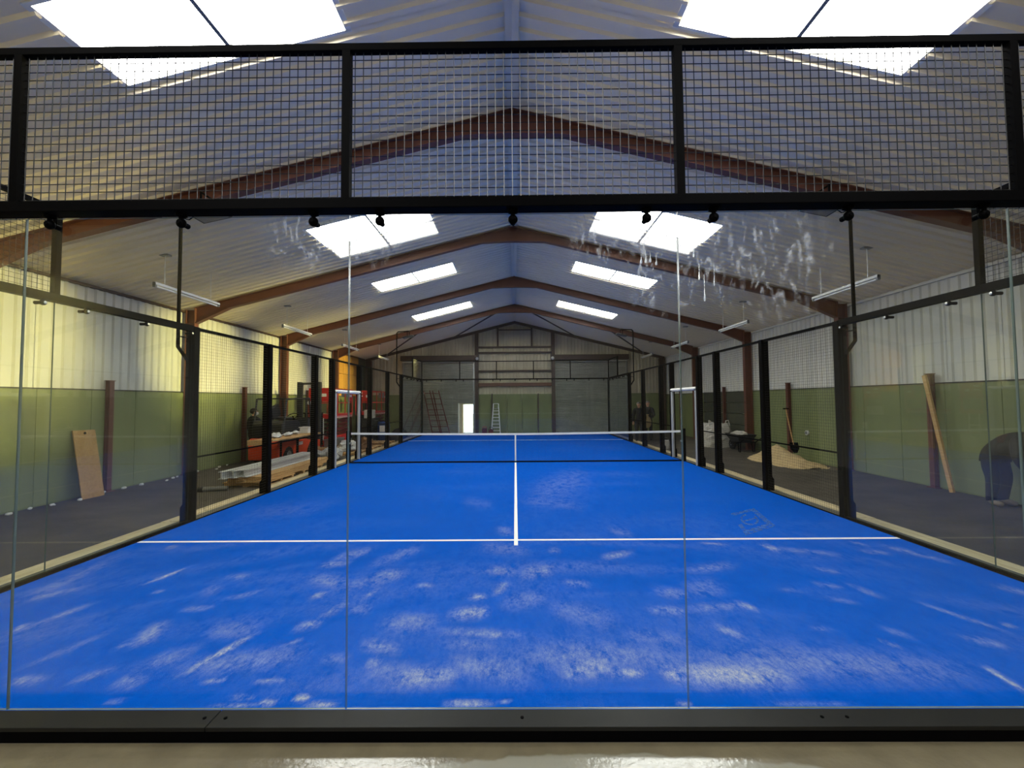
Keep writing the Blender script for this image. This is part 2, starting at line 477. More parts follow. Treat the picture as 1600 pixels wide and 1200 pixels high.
# sand streaks swept over the turf: from (x, y) to (x, y), width, strength
STROKES = [
    (-3.77,1.83,-3.67,2.1,0.08,0.9),(-3.48,1.56,-3.49,1.63,0.04,0.5),(-4.62,1.5,-4.76,2.45,0.13,0.25),(-4.66,1.4,-4.34,1.68,0.09,0.3),
    (-4,0.95,-3.91,1.35,0.07,0.35),(-4.06,0.91,-4.09,1.02,0.03,0.7),(-3.43,0.5,-3.27,0.85,0.11,0.25),(-2.87,0.73,-2.96,1.01,0.09,0.5),
    (-3,0.71,-2.96,0.72,0.04,0.4),(-2.24,0.4,-2.09,0.83,0.05,0.9),(-2.27,0.45,-1.56,0.59,0.11,0.35),(-2.42,0.91,-2.12,0.91,0.1,0.3),
    (-2.6,0.52,-2.4,0.6,0.1,0.3),(-1.77,0.97,-1.64,1,0.06,0.6),(-1.67,1.11,-1.54,1.33,0.09,0.35),(-1.92,1.5,-1.82,1.54,0.05,0.6),
    (-2.09,1.89,-1.71,1.73,0.1,0.35),(-2.17,2.26,-1.93,2.29,0.07,0.5),(-1.76,0.7,-1.66,0.78,0.03,0.4),(-2.93,0.32,-2.8,0.4,0.05,0.35),
    (-3.35,0.32,-3.15,0.31,0.04,0.45),(-2.62,0.31,-2.47,0.29,0.06,0.4),(-2.05,0.3,-1.92,0.32,0.02,0.6),(-1.71,0.3,-1.54,0.31,0.02,0.5),
    (-1.86,0.07,-1.61,0.08,0.01,0.9),(-1.56,0.11,-1.48,0.1,0.02,0.9),(-1.37,0.15,-1.29,0.14,0.02,1),(-1.26,0.09,-1.11,0.08,0.02,0.8),
    (-1.77,0.16,-1.65,0.14,0.02,0.5),(-2.51,0.12,-2.43,0.12,0.02,0.4),(-3.04,1.65,-2.92,1.6,0.09,0.25),(-2.94,1.26,-2.74,1.28,0.04,0.4),
    (-3.03,1.95,-2.85,1.95,0.06,0.3),(-2.7,1.46,-2.49,1.6,0.05,0.25),(-4.46,2.89,-4.34,2.84,0.06,0.4),(-1.38,0.54,-1.22,0.54,0.05,0.3),
    (-2.09,2.48,-1.82,2.66,0.14,0.4),(-1.58,2.35,-1.24,2.69,0.17,0.3),(-1.47,1.99,-1.23,1.96,0.11,0.35),(-1.71,1.73,-1.27,1.88,0.12,0.3),
    (-1.43,1.45,-1.35,1.63,0.07,0.35),(-1.45,1.25,-1.31,1.23,0.08,0.3),(-0.97,1.72,-0.84,1.72,0.04,0.4),(-0.54,1.15,-0.28,1.19,0.08,0.75),
    (-0.42,1.47,-0.3,1.46,0.05,0.6),(-0.18,1.53,-0.13,1.76,0.07,0.5),(-0.28,2.09,-0.04,2.03,0.09,0.3),(0.09,1.97,0.35,2.08,0.11,0.45),
    (0.5,1.76,0.71,1.73,0.06,0.4),(-0.08,1.36,0.22,1.44,0.14,0.3),(-1.06,1.03,-0.7,1.03,0.12,0.4),(-0.61,0.9,0.02,0.83,0.05,0.4),
    (-0.2,0.83,-0.14,0.83,0.03,0.7),(-1.15,0.72,-0.89,0.64,0.06,0.45),(-1.03,0.49,-0.97,0.49,0.06,0.4),(-0.82,0.33,-0.43,0.35,0.08,0.6),
    (-0.98,0.4,-0.78,0.44,0.06,0.3),(-0.44,0.49,0.04,0.35,0.11,0.35),(-0.42,0.1,-0.17,0.09,0.02,0.8),(-0.1,0.11,-0.04,0.11,0.01,0.5),
    (0.33,0.39,0.64,0.46,0.09,0.55),(0.63,0.37,0.84,0.37,0.04,0.7),(0.99,0.39,1.11,0.34,0.07,0.8),(0.04,0.53,1.19,0.53,0.12,0.25),
    (0.34,1.24,0.77,1.05,0.17,0.25),(1.36,1.56,1.59,1.51,0.09,0.35),(1.18,1.21,1.46,1.19,0.06,0.4),(1.04,2.44,1.35,2.58,0.08,0.5),
    (0.43,2.66,0.5,2.66,0.09,0.3),(-0.38,2.83,0.08,2.67,0.15,0.25),(0.89,0.83,1.27,0.74,0.09,0.25),(-1.46,2.69,-1.19,2.68,0.06,0.3),
    (-0.52,0.72,-0.2,0.69,0.06,0.3),(3.09,2.74,3.18,2.7,0.1,0.6),(3.18,2.7,3.74,2.51,0.08,0.3),(1.88,2.06,2.37,2.2,0.08,0.35),
    (1.69,1.6,1.98,1.69,0.14,0.3),(1.99,1.32,2.08,1.24,0.05,0.6),(1.53,1.23,2.02,1.3,0.06,0.3),(1.62,0.92,1.73,0.82,0.06,0.45),
    (1.08,0.36,1.77,0.34,0.1,0.7),(1.62,0.45,1.78,0.34,0.04,0.6),(1.6,0.32,1.64,0.3,0.03,0.5),(1.21,0.5,3,0.42,0.15,0.3),(3.18,0.42,3.16,0.19,0.03,0.8),
    (3.61,1.29,3.81,0.9,0.06,0.4),(3.42,0.75,3.59,0.68,0.05,0.35),(2.75,0.73,2.81,0.67,0.03,0.45),(3.28,1.68,3.34,1.45,0.06,0.35),
    (2.96,1.71,3.14,1.66,0.05,0.35),(2.83,1.42,3.04,1.33,0.04,0.25),(3.25,2.05,3.39,1.99,0.06,0.3),(4.57,2.68,4.8,2.33,0.12,0.4),
    (4.15,2.57,4.37,2.54,0.06,0.35),(4.64,1.62,4.77,1.53,0.09,0.35),(3.92,0.96,3.97,0.93,0.03,0.4),(2.55,1.59,2.7,1.57,0.03,0.25),
    (2.36,0.91,2.49,0.91,0.03,0.3),(2.92,0.88,3.02,0.81,0.05,0.3),(0.98,0.08,1.02,0.08,0.02,0.7),(1.49,0.09,2,0.08,0.02,0.25),
    (4.27,2.91,4.36,2.83,0.06,0.3),(2.37,2.9,2.62,2.86,0.03,0.5),(0.48,5.85,1.54,7.56,1.04,0.2),(-0.88,5.22,-0.49,4.92,0.28,0.15),
    (1.37,3.42,1.54,3.33,0.14,0.3),(-4.32,4.48,-3.43,4.71,0.42,0.12),(0.22,5.2,1.05,4.88,0.33,0.2),(-0.2,3.63,-0.11,3.27,0.12,0.3),
]

# ------------------------------------------------------------------ building shell
FZ = -0.05                 # hall floor; the turf top is z = 0
RIDGE, SLOPE = 6.56, 0.249
def zr(x): return RIDGE - SLOPE * abs(x)
Y0, Y1 = -9.9, 22.1
WX = 8.80                  # inner face of the green wall

obj('floor', MB().box(-9.1, 9.1, -0.135, Y1 + .2, FZ - .2, FZ), M_floor, kind='structure', label='dark worn tarmac floor around the court')
obj('floor.001', MB().box(-9.1, 9.1, Y0 - .2, -0.135, FZ - .2, FZ + .0005), M_front, kind='structure', label='beige sealed concrete floor in front of the glass')

def sheet_profile(width=1.0, pitch=0.2, h=0.036):
    pts = [(0.0, 0.0)]
    n = int(round(width / pitch))
    for k in range(n):
        c = pitch * (k + .5)
        pts += [(c - .04, 0), (c - .018, h), (c + .018, h), (c + .04, 0)]
    pts.append((width, 0.0))
    return pts
PROF = sheet_profile()

def roof_sheet(side, y, xa, xb):
    m = MB(); vs = []
    for dy, dz in PROF:
        yy = y - .004 + dy * 1.008
        dz -= .004 * dy
        vs.append((side * xa, yy, zr(xa) - dz)); vs.append((side * xb, yy, zr(xb) - dz))
    return m.add(vs, [(2 * i, 2 * i + 1, 2 * i + 3, 2 * i + 2) for i in range(len(PROF) - 1)])

LIGHTS = [-8, -3, 1, 6, 10, 15]          # metre strips that hold a roof light; the rear ones added unseen as fill
ceil = obj('ceiling', MB().prism([(-.09, zr(.09) - .046), (0, RIDGE - .044), (.09, zr(.09) - .046), (.09, zr(.09) - .042), (0, RIDGE - .040), (-.09, zr(.09) - .042)], 'y', Y0, Y1),
           M_ceil, kind='structure', label='white ribbed roof lining with a folded ridge')
for side in (-1, 1):
    full = low = up = None
    for n in range(-10, 22):
        y = n + .1
        if n in LIGHTS:
            if up is None:
                up = obj('roof_sheet', roof_sheet(side, y, 0, 1.88), M_ceil, ceil, loc=(0, y, 0))
                low = obj('roof_sheet', roof_sheet(side, y, 4.40, 9.1), M_ceil, ceil, loc=(0, y, 0))
            else:
                same(up, (0, y, 0)); same(low, (0, y, 0))
        elif full is None:
            full = obj('roof_sheet', roof_sheet(side, y, 0, 9.1), M_ceil, ceil, loc=(0, y, 0))
        else:
            same(full, (0, y, 0))
# unseen skin added to stop light leaking through lining, open over the roof lights
def leak_strip(side, ya, yb, xa, xb):
    return MB().prism([(side * xa, zr(xa) + .07), (side * xb, zr(xb) + .07), (side * xb, zr(xb) + .1), (side * xa, zr(xa) + .1)], 'y', ya, yb)
for side in (-1, 1):
    cuts = [Y0] + [v for n in LIGHTS for v in (n + .1, n + 1.1)] + [Y1 + .15]
    for i in range(0, len(cuts), 2):
        obj('leak_block_skin', leak_strip(side, cuts[i], cuts[i + 1], 0, 9.15), M_ceil, ceil)
    for n in LIGHTS:
        obj('leak_block_skin', leak_strip(side, n + .1, n + 1.1, 0, 1.84), M_ceil, ceil); obj('leak_block_skin', leak_strip(side, n + .1, n + 1.1, 4.44, 9.15), M_ceil, ceil)
# screw heads along the hidden purlins: 550, each two or three pixels
sm = MB()
for side in (-1, 1):
    for xx in (.42, 1.68, 3.17, 4.45, 5.74, 7.0):
        for k in range(54):
            y = .2 + k * .4
            if any(n + .02 < y < n + 1.18 for n in LIGHTS) and 1.8 < xx < 4.42: continue
            sm.ball((side * xx, y, zr(xx) - .006), .014, 5, 3)
obj('screw_head', sm, M_plast, ceil, kind='stuff')

# roof lights: translucent sheets with a bar across the middle
wn = 0
for n in LIGHTS:
    for side in (-1, 1):
        wn += 1
        y = n + .1
        f = MB()
        for xa, xb in ((1.84, 1.90), (4.38, 4.44)):
            f.prism([(side * xa, zr(xa) - .012), (side * xb, zr(xb) - .012), (side * xb, zr(xb) + .05), (side * xa, zr(xa) + .05)], 'y', y, y + 1)
        for ya, yb in ((y - .015, y + .02), (y + .98, y + 1.015)):
            f.prism([(side * 1.84, zr(1.84) - .012), (side * 4.44, zr(4.44) - .012), (side * 4.44, zr(4.44) + .05), (side * 1.84, zr(1.84) + .05)], 'y', ya, yb)
        if n < 0:  # glowing panels out of view, added to brighten the hall
            lb = 'added unseen fill light over the rear hall, %s slope, %s' % ('left' if side < 0 else 'right', 'farther back' if n < -5 else 'nearer the court')
        else:
            lb = '%s translucent roof light from the near end, %s slope' % ({1: 'first', 6: 'second', 10: 'third', 15: 'fourth'}[n], 'left' if side < 0 else 'right')
        wo = obj('window_%d' % wn, f, M_plast, kind='structure', label=lb)
        for xa, xb in ((1.90, 3.115), (3.155, 4.38)):
            p = roof_sheet(side, y, xa, xb)
            p.v = [(q[0], q[1], q[2] + .034) for q in p.v]
            obj('pane', p, M_sky, wo)
        bmb = MB().prism([(side * 3.115, zr(3.115) - .006), (side * 3.155, zr(3.155) - .006), (side * 3.155, zr(3.155) + .035), (side * 3.115, zr(3.115) + .035)], 'y', y + .02, y + .98)
        obj('glazing_bar', bmb, M_lampgrey, wo)

# side walls: green concrete panels below, white ribbed sheets above
def clad_sheet(side, y, z0, z1, x=8.88):
    m = MB(); vs = []
    for dy, dz in PROF:
        vs.append((side * (x - dz), y - .004 + dy * 1.008, z0)); vs.append((side * (x - dz), y - .004 + dy * 1.008, z1))
    return m.add(vs, [(2 * i, 2 * i + 1, 2 * i + 3, 2 * i + 2) for i in range(len(PROF) - 1)])
for side, nm in ((-1, 'wall_left'), (1, 'wall_right')):
    wl = obj(nm, MB().box(min(side * 8.95, side * 9.1), max(side * 8.95, side * 9.1), Y0, Y1, FZ, zr(8.95)), M_white, kind='structure',
             label='left hall wall, green below and white ribbed sheets above' if side < 0 else 'right hall wall, green below and white ribbed sheets above')
    c0 = p0 = b0 = None
    for n in range(-3, 22):
        y = n + .1
        osb = side < 0 and n >= 18
        if not osb:
            if c0 is None: c0 = obj('cladding_sheet', clad_sheet(side, y, 2.12, zr(8.88)), M_white, wl, loc=(side * 8.9, y, 0))
            else: same(c0, (side * 8.9, y, 0))
        plank_bay = side > 0 and 13 <= n <= 16
        if not plank_bay:
            if p0 is None:
                a, b = sorted((side * WX, side * 8.94))
                p0 = obj('wall_panel', MB().box(a, b, y + .004, y + .996, FZ, 2.12), M_green, wl, loc=(side * 8.9, y, 0), bevel=.006)
            else: same(p0, (side * 8.9, y, 0))
    # dark drip edge between the two
    a, b = sorted((side * 8.79, side * 8.90))
    obj('drip_flashing', MB().box(a, b, -2.9, Y1, 2.115, 2.14), M_dark, wl)
    a, b = sorted((side * 8.80, side * 8.92))
    obj('eaves_flashing', MB().box(a, b, -2.9, Y1, zr(8.85) - .1, zr(8.85) - .045), M_white if side > 0 else M_steeld, wl)
    if side > 0:
        for k in range(5):
            z = FZ + k * .434
            obj('plank', MB().box(8.805, 8.94, 13.2, 17.05, z + .008, z + .426), M_greend, wl, bevel=.012)
    else:
        for k in range(3):
            for j in range(2):
                obj('osb_board', MB().box(-8.94, -8.80, 17.75 + k * 1.02, 17.75 + k * 1.02 + 1.0, 2.15 + j * 1.13, 2.15 + (j + 1) * 1.13 - .02), M_osb, wl)
        obj('osb_board', MB().box(-8.94, -8.82, 20.8, 21.9, 2.15, 4.35), M_greend, wl)

# gable walls
obj('wall_near', MB().prism([(-9.1, FZ), (9.1, FZ), (9.1, zr(9.1)), (0, RIDGE), (-9.1, zr(9.1))], 'y', Y0 - .15, Y0), M_rear, kind='structure', label='rear gable wall, out of sight')
DX0, DX1, DZ = -3.07, -2.37, 1.63
wf = MB()
wf.prism([(-9.1, FZ), (DX0, FZ), (DX0, DZ), (DX1, DZ), (DX1, FZ), (9.1, FZ), (9.1, zr(9.1)), (0, RIDGE), (-9.1, zr(9.1))], 'y', Y1, Y1 + .15)
wfo = obj('wall_far', wf, M_beige, kind='structure', normals=True, label='far gable wall with two roller shutters and beige ribbed sheets')
GY = 22.05
def gable_sheet(x, z0, w=1.0):
    m = MB(); vs = []
    for dx, dz in PROF:
        xx = x - .004 + dx * w * 1.008
        vs.append((xx, GY - dz, z0)); vs.append((xx, GY - dz, max(z0 + .02, zr(xx) - .03)))
    return m.add(vs, [(2 * i, 2 * i + 1, 2 * i + 3, 2 * i + 2) for i in range(len(PROF) - 1)])
for x in range(-9, 9):
    xc = x + .5
    z0 = 4.2 if 2.3 < abs(xc) < 6.7 else 2.2
    obj('gable_sheet', gable_sheet(x, z0), M_beige, wfo)
for xa, xb in ((-8.8, -7.72), (-7.71, -6.66), (-2.3, -1.42), (-1.41, -.5), (-.49, .4), (.41, 1.3), (1.31, 2.15), (6.6, 7.7), (7.71, 8.8)):
    obj('gable_panel', MB().box(xa + .005, xb - .005, 21.98, 22.08, FZ, 2.22), M_green, wfo, bevel=.008)

# roller shutters
def curtain(x0, x1, z0, z1, y):
    m = MB(); vs = []; k = 0; z = z0
    prof = []
    while z < z1 - .001:
        prof += [(0, z), (.035, z + .02), (.035, z + .07), (0, z + .09)]; z += .1
    prof.append((0, z1))
    for d, zz in prof:
        vs.append((x0, y - d, min(zz, z1))); vs.append((x1, y - d, min(zz, z1)))
    return m.add(vs, [(2 * i, 2 * i + 1, 2 * i + 3, 2 * i + 2) for i in range(len(prof) - 1)])
for i, (x0, x1) in enumerate(((-6.6, -2.42), (2.22, 6.56))):
    cm = curtain(x0, x1 if i else DX0 - .28, FZ, 4.15, 22.03)
    if i == 0:
        c2 = curtain(DX0 - .28, x1, DZ + .07, 4.15, 22.03); cm.add(c2.v, c2.f)
    d = obj('door_%d' % (i + 1), cm, M_shut, kind='structure', label='grey roller shutter, %s of the two in the far gable' % ('left' if i == 0 else 'right'))
    for xx in ((x0, x1)):
        obj('guide_rail', MB().box(xx - .05, xx + .05, 21.9, 22.02, FZ if not (i == 0 and xx == x1) else FZ, 4.2), M_galv, d)
    obj('roller_hood', MB().box(x0 - .1, x1 + .1, 21.72, 22.03, 4.2, 4.5), M_steeld, d, bevel=.02)
    obj('roller_tube', MB().tube([(x0, 21.8, 4.13), (x1, 21.8, 4.13)], .04, 10), M_white, d, smooth=True)
d = obj('door_3', MB().box(DX0 - .07, DX0, 21.95, Y1 + .15, FZ, DZ + .07).box(DX1, DX1 + .05, 21.95, Y1 + .15, FZ, DZ + .07).box(DX0, DX1, 21.95, Y1 + .15, DZ, DZ + .07),
        M_kerb, kind='structure', label='open side doorway full of bright daylight')
obj('door_post', MB().box(DX0 - .28, DX0 - .22, 21.9, 22.04, FZ, DZ + .07), M_plast, d)
obj('closing_panel', MB().box(DX0 - .22, DX0 - .07, 22.0, 22.04, FZ, DZ + .07), M_beige, d)
obj('door_leaf', MB().box(DX0 - .04, DX0, 22.26, 22.9, FZ + .02, DZ - .02), M_plast, d)
obj('exterior_ground', MB().box(-14, 12, Y1 + .2, 60, FZ - .25, FZ - .02), M_conc, kind='structure', label='pale yard outside the far doorway')

# ------------------------------------------------------------------ portal frames
def flange(mb, pts, y, w, t, mi=0):
    for a, b in zip(pts[:-1], pts[1:]):
        mb.bar((a[0], y, a[1]), (b[0], y, b[1]), w, t, mi, up=(0, 0, 1) if abs(a[0] - b[0]) > .01 else (1, 0, 0))
def zt(x): return zr(x) - .045
ORD = ['nearest brown portal frame, its apex seen through the upper wire mesh', 'second brown portal frame from the near glass, its apex right below the top beam',
       'third brown portal frame from the near glass', 'fourth brown portal frame, the one before the far gable']
FRY = [4.05, 8.55, 13.05, 17.55]
for i, y in enumerate(FRY):
    fr = thing('portal_frame', (0, y, FZ), ORD[i], 'steel frame', 'brown portal frames under the roof')
    for s in (-1, 1):
        r = MB()
        top = [(0, zt(0)), (8.55, zt(8.55))]
        bot = [(8.53, 3.97), (7.62, zt(7.62) - .23), (.85, zt(.85) - .22), (.45, 6.10), (0, 6.11)]
        r.prism([(s * a, b) for a, b in top + bot], 'y', y - .006, y + .006)
        flange(r, [(s * a, b - .008) for a, b in top], y, .14, .016)
        flange(r, [(s * a, b) for a, b in bot], y, .14, .016)
        r.box(*sorted((s * .0, s * .014)), y - .07, y + .07, 6.1, zt(0))
        obj('rafter', r, M_steel, fr)
        c = MB()
        c.box(*sorted((s * 8.55, s * 8.785)), y - .006, y + .006, FZ, zt(8.78))
        c.box(*sorted((s * 8.535, s * 8.552)), y - .075, y + .075, FZ, zt(8.55))
        c.box(*sorted((s * 8.768, s * 8.785)), y - .075, y + .075, FZ, zt(8.78))
        c.box(*sorted((s * 8.47, s * 8.785)), y - .12, y + .12, FZ, FZ + .02)
        c.box(*sorted((s * 8.55, s * 8.77)), y - .07, y + .07, 3.96, 3.975)
        obj('column', c, M_steel, fr)
# gable rafter, posts and rails
gf = thing('gable_frame', (0, 21.85, FZ), 'dark brown posts and rails framing the middle of the far gable', 'steel frame')
for s in (-1, 1):
    r = MB(); r.prism([(0, zt(0)), (s * 8.75, zt(8.75)), (s * 8.75, zt(8.75) - .16), (0, zt(0) - .16)], 'y', 21.82, 21.88)
    obj('gable_rafter', r, M_steeld, gf)
    obj('gable_post', MB().box(s * 2.24 - .1, s * 2.24 + .1, 21.75, 21.93, FZ, zt(2.24) - .1), M_steeld, gf)
    obj('corner_post', MB().box(*sorted((s * 8.4, s * 8.75)), 21.75, 21.95, FZ, zt(8.75) - .1), M_steeld, gf)
    obj('short_post', MB().box(s * 1.0 - .05, s * 1.0 + .05, 21.85, 21.95, 4.96, zt(1) - .1), M_steeld, gf)
    obj('lower_post', MB().box(s * 1.35 - .03, s * 1.35 + .03, 21.86, 21.96, FZ, 2.25), M_steeld, gf)
for z, hh in ((6.0, .06), (4.98, .1), (4.66, .1), (3.58, .09), (2.78, .2)):
    ln = 2.14 if z < 5.5 else 1.0
    obj('cross_rail', MB().box(-ln, ln, 21.85, 21.97, z - hh / 2, z + hh / 2), M_steel if z < 3 else M_steeld, gf)

BR = [((-.95, 17.6, zt(.95) - .2), (-3.75, 21.8, zt(3.75) - .12), 'dark roof brace left of the ridge before the far gable'),
      ((-4.7, 17.6, zt(4.7) - .2), (-7.6, 21.8, zt(7.6) - .12), 'dark roof brace near the left eaves before the far gable'),
      ((.85, 17.6, zt(.85) - .2), (3.75, 21.8, zt(3.75) - .12), 'dark roof brace right of the ridge before the far gable'),
      ((4.7, 17.6, zt(4.7) - .2), (7.6, 21.8, zt(7.6) - .12), 'dark roof brace near the right eaves before the far gable')]
for a, b, l in BR:
    obj('roof_brace', MB().tube([a, b], .035, 6), M_steeld, loc=a, smooth=True, label=l, cat='brace', group='diagonal braces of the last roof bay')

# short brown sheeting posts against the green walls
PL = ['brown post against the left wall beside the leaning chipboard', 'brown post against the left wall behind the forklift', 'brown post on the left wall behind the nearer scissor lift', 'brown post on the left wall behind the farther scissor lift']
PR = ['brown post against the right wall with a timber pole leaning on it', 'brown post against the right wall behind the sand heap', 'brown post against the dark planks on the right wall', 'last brown post on the right wall before the gable']
for s, ls in ((-1, PL), (1, PR)):
    for y, l in zip((6.42 if s < 0 else 6.33, 10.9, 15.0, 19.6), ls):
        m = MB()
        xa, xb = s * 8.69, s * 8.79
        m.box(*sorted((xa, xb)), y - .006, y + .006, FZ, 2.32)
        m.box(*sorted((xa, xa + s * .014)), y - .05, y + .05, FZ, 2.32)
        m.box(*sorted((xb, xb - s * .012)), y - .05, y + .05, FZ, 2.32)
        o = thing('steel_post', (s * 8.7, y, FZ), l, 'post', 'brown posts along the side walls')
        obj('web', m, M_steel, o)
        obj('cap_plate', MB().box(*sorted((xa - s * .005, xb)), y - .075, y + .075, 2.32, 2.335), M_steel, o)
        obj('foot_plate', MB().box(*sorted((xa - s * .03, xb)), y - .1, y + .1, FZ, FZ + .015), M_steel, o)

# ------------------------------------------------------------------ court surface
def build_turf():
    xs = np.linspace(-5, 5, 334)
    ys = np.concatenate([np.arange(0, 3.4, .028), np.arange(3.4, 20.0, .16), [20.0]])
    X, Y = np.meshgrid(xs, ys)
    d = np.zeros_like(X)
    for x0, y0, x1, y1, wd, it in STROKES:
        cx, cy = (x0 + x1) / 2, (y0 + y1) / 2
        ax, ay = (x1 - x0) / 2, (y1 - y0) / 2
        L = math.hypot(ax, ay)
        if L < .03: ax, ay, L = .03, 0.0, .03
        ext = 1 + .35 * wd / L
        ax *= ext; ay *= ext
        bx, by = 0.0, wd * .75
        if abs(ax) < abs(ay) * .35: bx, by = wd * .5, wd * .1
        det = ax * by - ay * bx
        if abs(det) < 1e-5: continue
        u = ((X - cx) * by - (Y - cy) * bx) / det
        v = (ax * (Y - cy) - ay * (X - cx)) / det
        q = u ** 4 * .8 + u ** 2 * .2 + (v * .62) ** 2
        d = np.maximum(d, it * np.exp(-q)) + .15 * it * np.exp(-q)
    # thin dusting left by the broom, strongest in the near third
    rng = np.random.default_rng(3)
    dust = np.zeros_like(X)
    for k in range(70):
        cx, cy = rng.uniform(-5, 5), rng.uniform(0, 3.2) ** 1.0
        lx, ly = rng.uniform(.3, 1.0), rng.uniform(.05, .22)
        a = rng.uniform(-.25, .25) + (-cx) * .12
        u = ((X - cx) * math.cos(a) + (Y - cy) * math.sin(a)) / lx
        v = (-(X - cx) * math.sin(a) + (Y - cy) * math.cos(a)) / ly
        dust += .045 * np.exp(-u * u - v * v)
    for k in range(60):
        cx, cy = rng.uniform(-4.8, 4.8), rng.uniform(3.0, 16)
        u = (X - cx) / rng.uniform(.3, .9); v = (Y - cy) / rng.uniform(.15, .5)
        dust += .02 * np.exp(-u * u - v * v)
    d = np.clip(.68 * d ** 1.2 + dust * .8, 0, 1.2)
    nx, ny = len(xs), len(ys)
    co = np.stack([X.ravel(), Y.ravel(), np.zeros(X.size)], 1)
    idx = np.arange(nx * ny).reshape(ny, nx)
    q = np.stack([idx[:-1, :-1].ravel(), idx[:-1, 1:].ravel(), idx[1:, 1:].ravel(), idx[1:, :-1].ravel()], 1)
    me = bpy.data.meshes.new('court_turf')
    me.vertices.add(len(co)); me.vertices.foreach_set('co', co.ravel())
    me.loops.add(q.size); me.loops.foreach_set('vertex_index', q.ravel())
    me.polygons.add(len(q)); me.polygons.foreach_set('loop_start', np.arange(0, q.size, 4)); me.polygons.foreach_set('loop_total', np.full(len(q), 4))
    at = me.attributes.new('sand', 'FLOAT', 'POINT'); at.data.foreach_set('value', d.ravel().astype(np.float32))
    me.update(); me.validate()
    me.materials.append(M_turf)
    o = bpy.data.objects.new('court_turf', me)
    place(o, None, (0, 0, 0))
    return props(o, 'bright blue artificial turf of the court, streaked with pale sand', 'sports court', None, 'structure')
turf = build_turf()
obj('turf_base', MB().box(-5, 5, 0, 20, FZ, -.003), M_conc, turf)
for yl in (3.05, 16.95):
    obj('service_line', MB().box(-4.99, 4.99, yl - .025, yl + .025, 0, .003), M_line, turf)
obj('centre_line', MB().box(-.025, .025, 2.85, 9.9, 0, .0035), M_line, turf)
obj('centre_line', MB().box(-.025, .025, 10.1, 17.15, 0, .0035), M_line, turf)
# faint printed emblem: a ragged square band round a snail-like ring
def emblem():
    A, B, C, D = (3.41, 4.25), (3.99, 4.59), (3.74, 3.60), (3.08, 3.18)
    def W(u, v):     # u along A-B, v along A-D
        x = (1 - u) * (1 - v) * A[0] + u * (1 - v) * B[0] + u * v * C[0] + (1 - u) * v * D[0]
        y = (1 - u) * (1 - v) * A[1] + u * (1 - v) * B[1] + u * v * C[1] + (1 - u) * v * D[1]
        return (x, y, .002)
    m = MB()
    def strip(a, b):
        vs = [W(*p) for p in a] + [W(*p) for p in b]; n = len(a)
        m.add(vs, [(i, i + 1, n + i + 1, n + i) for i in range(n - 1)])
    lo, hi = .13, .87
    strip([(0, 0), (1, 0)], [(lo, lo), (hi, lo)]); strip([(1, 0), (1, 1)], [(hi - .05, lo), (hi - .05, hi - .05)])
    strip([(1, 1), (0, 1)], [(hi - .05, hi - .05), (lo, hi - .05)]); strip([(0, 1), (0, 0.55)], [(lo, hi - .05), (lo, .55)])
    ring = [(math.cos(t), math.sin(t)) for t in [math.radians(a) for a in range(-20, 300, 20)]]
    strip([(.47 + .29 * c, .46 + .27 * s) for c, s in ring], [(.47 + .22 * c, .46 + .2 * s) for c, s in ring])
    strip([(.26, .44), (.74, .44)], [(.26, .51), (.74, .51)])
    return m
obj('printed_emblem', emblem(), M_emblem, turf)

# ring beam and timber edging along the outside of the court
for i, s in enumerate((-1, 1)):
    obj('trim_%d' % (i + 1), MB().box(*sorted((s * 5.0, s * 5.24)), 0, 20.1, FZ, -.004), M_conc, kind='structure', label='grey concrete ring beam under the %s side of the court' % ('left' if s < 0 else 'right'))
    lab = 'tan timber edging boards along the %s side of the court' % ('left' if s < 0 else 'right')
    t = thing('timber_edging', (s * 5.4, 0, FZ), lab, 'edging')
    for (xa, xb, z) in ((5.245, 5.385, .0), (5.39, 5.53, -.018)):
        for k in range(5):
            obj('board', MB().box(*sorted((s * xa, s * xb)), k * 4.0 + .01, k * 4.0 + 3.99, FZ, z + .004 * ((k * 7) % 3)), M_kerb, t, bevel=.006)

# ------------------------------------------------------------------ end walls of the court: steel frame, clamps, upper wire mesh
def grid_wires(mb, P, u0, u1, v0, v1, pitch, r, n=4):
    """wires of a welded mesh; P maps (u, v, out) to the world"""
    k = u0 + pitch / 2
    while k < u1:
        mb.tube([P(k, v0, -r), P(k, v1, -r)], r, n, cap=False); k += pitch
    k = v0 + pitch / 2
    while k < v1:
        mb.tube([P(u0, k, r), P(u1, k, r)], r, n, cap=False); k += pitch

def clamp(mb, P):
    mb.tube([P(0, 2.985, -.045), P(0, 2.958, -.045), P(0, 2.95, -.045)], [.034, .03, .016], 12)
    mb.tube([P(0, 2.955, -.045), P(0, 2.93, -.045)], .013, 8)
    c = P(0, 2.915, -.045)
    mb.ball(c, .029, 14, 8, sc=(1, .8, 1))
    mb.tube([P(0, 2.915, -.07), P(0, 2.915, -.062)], [.011, .014], 10)
    mb.tube([P(0, 2.915, -.05), P(0, 2.915, .008)], .016, 10)

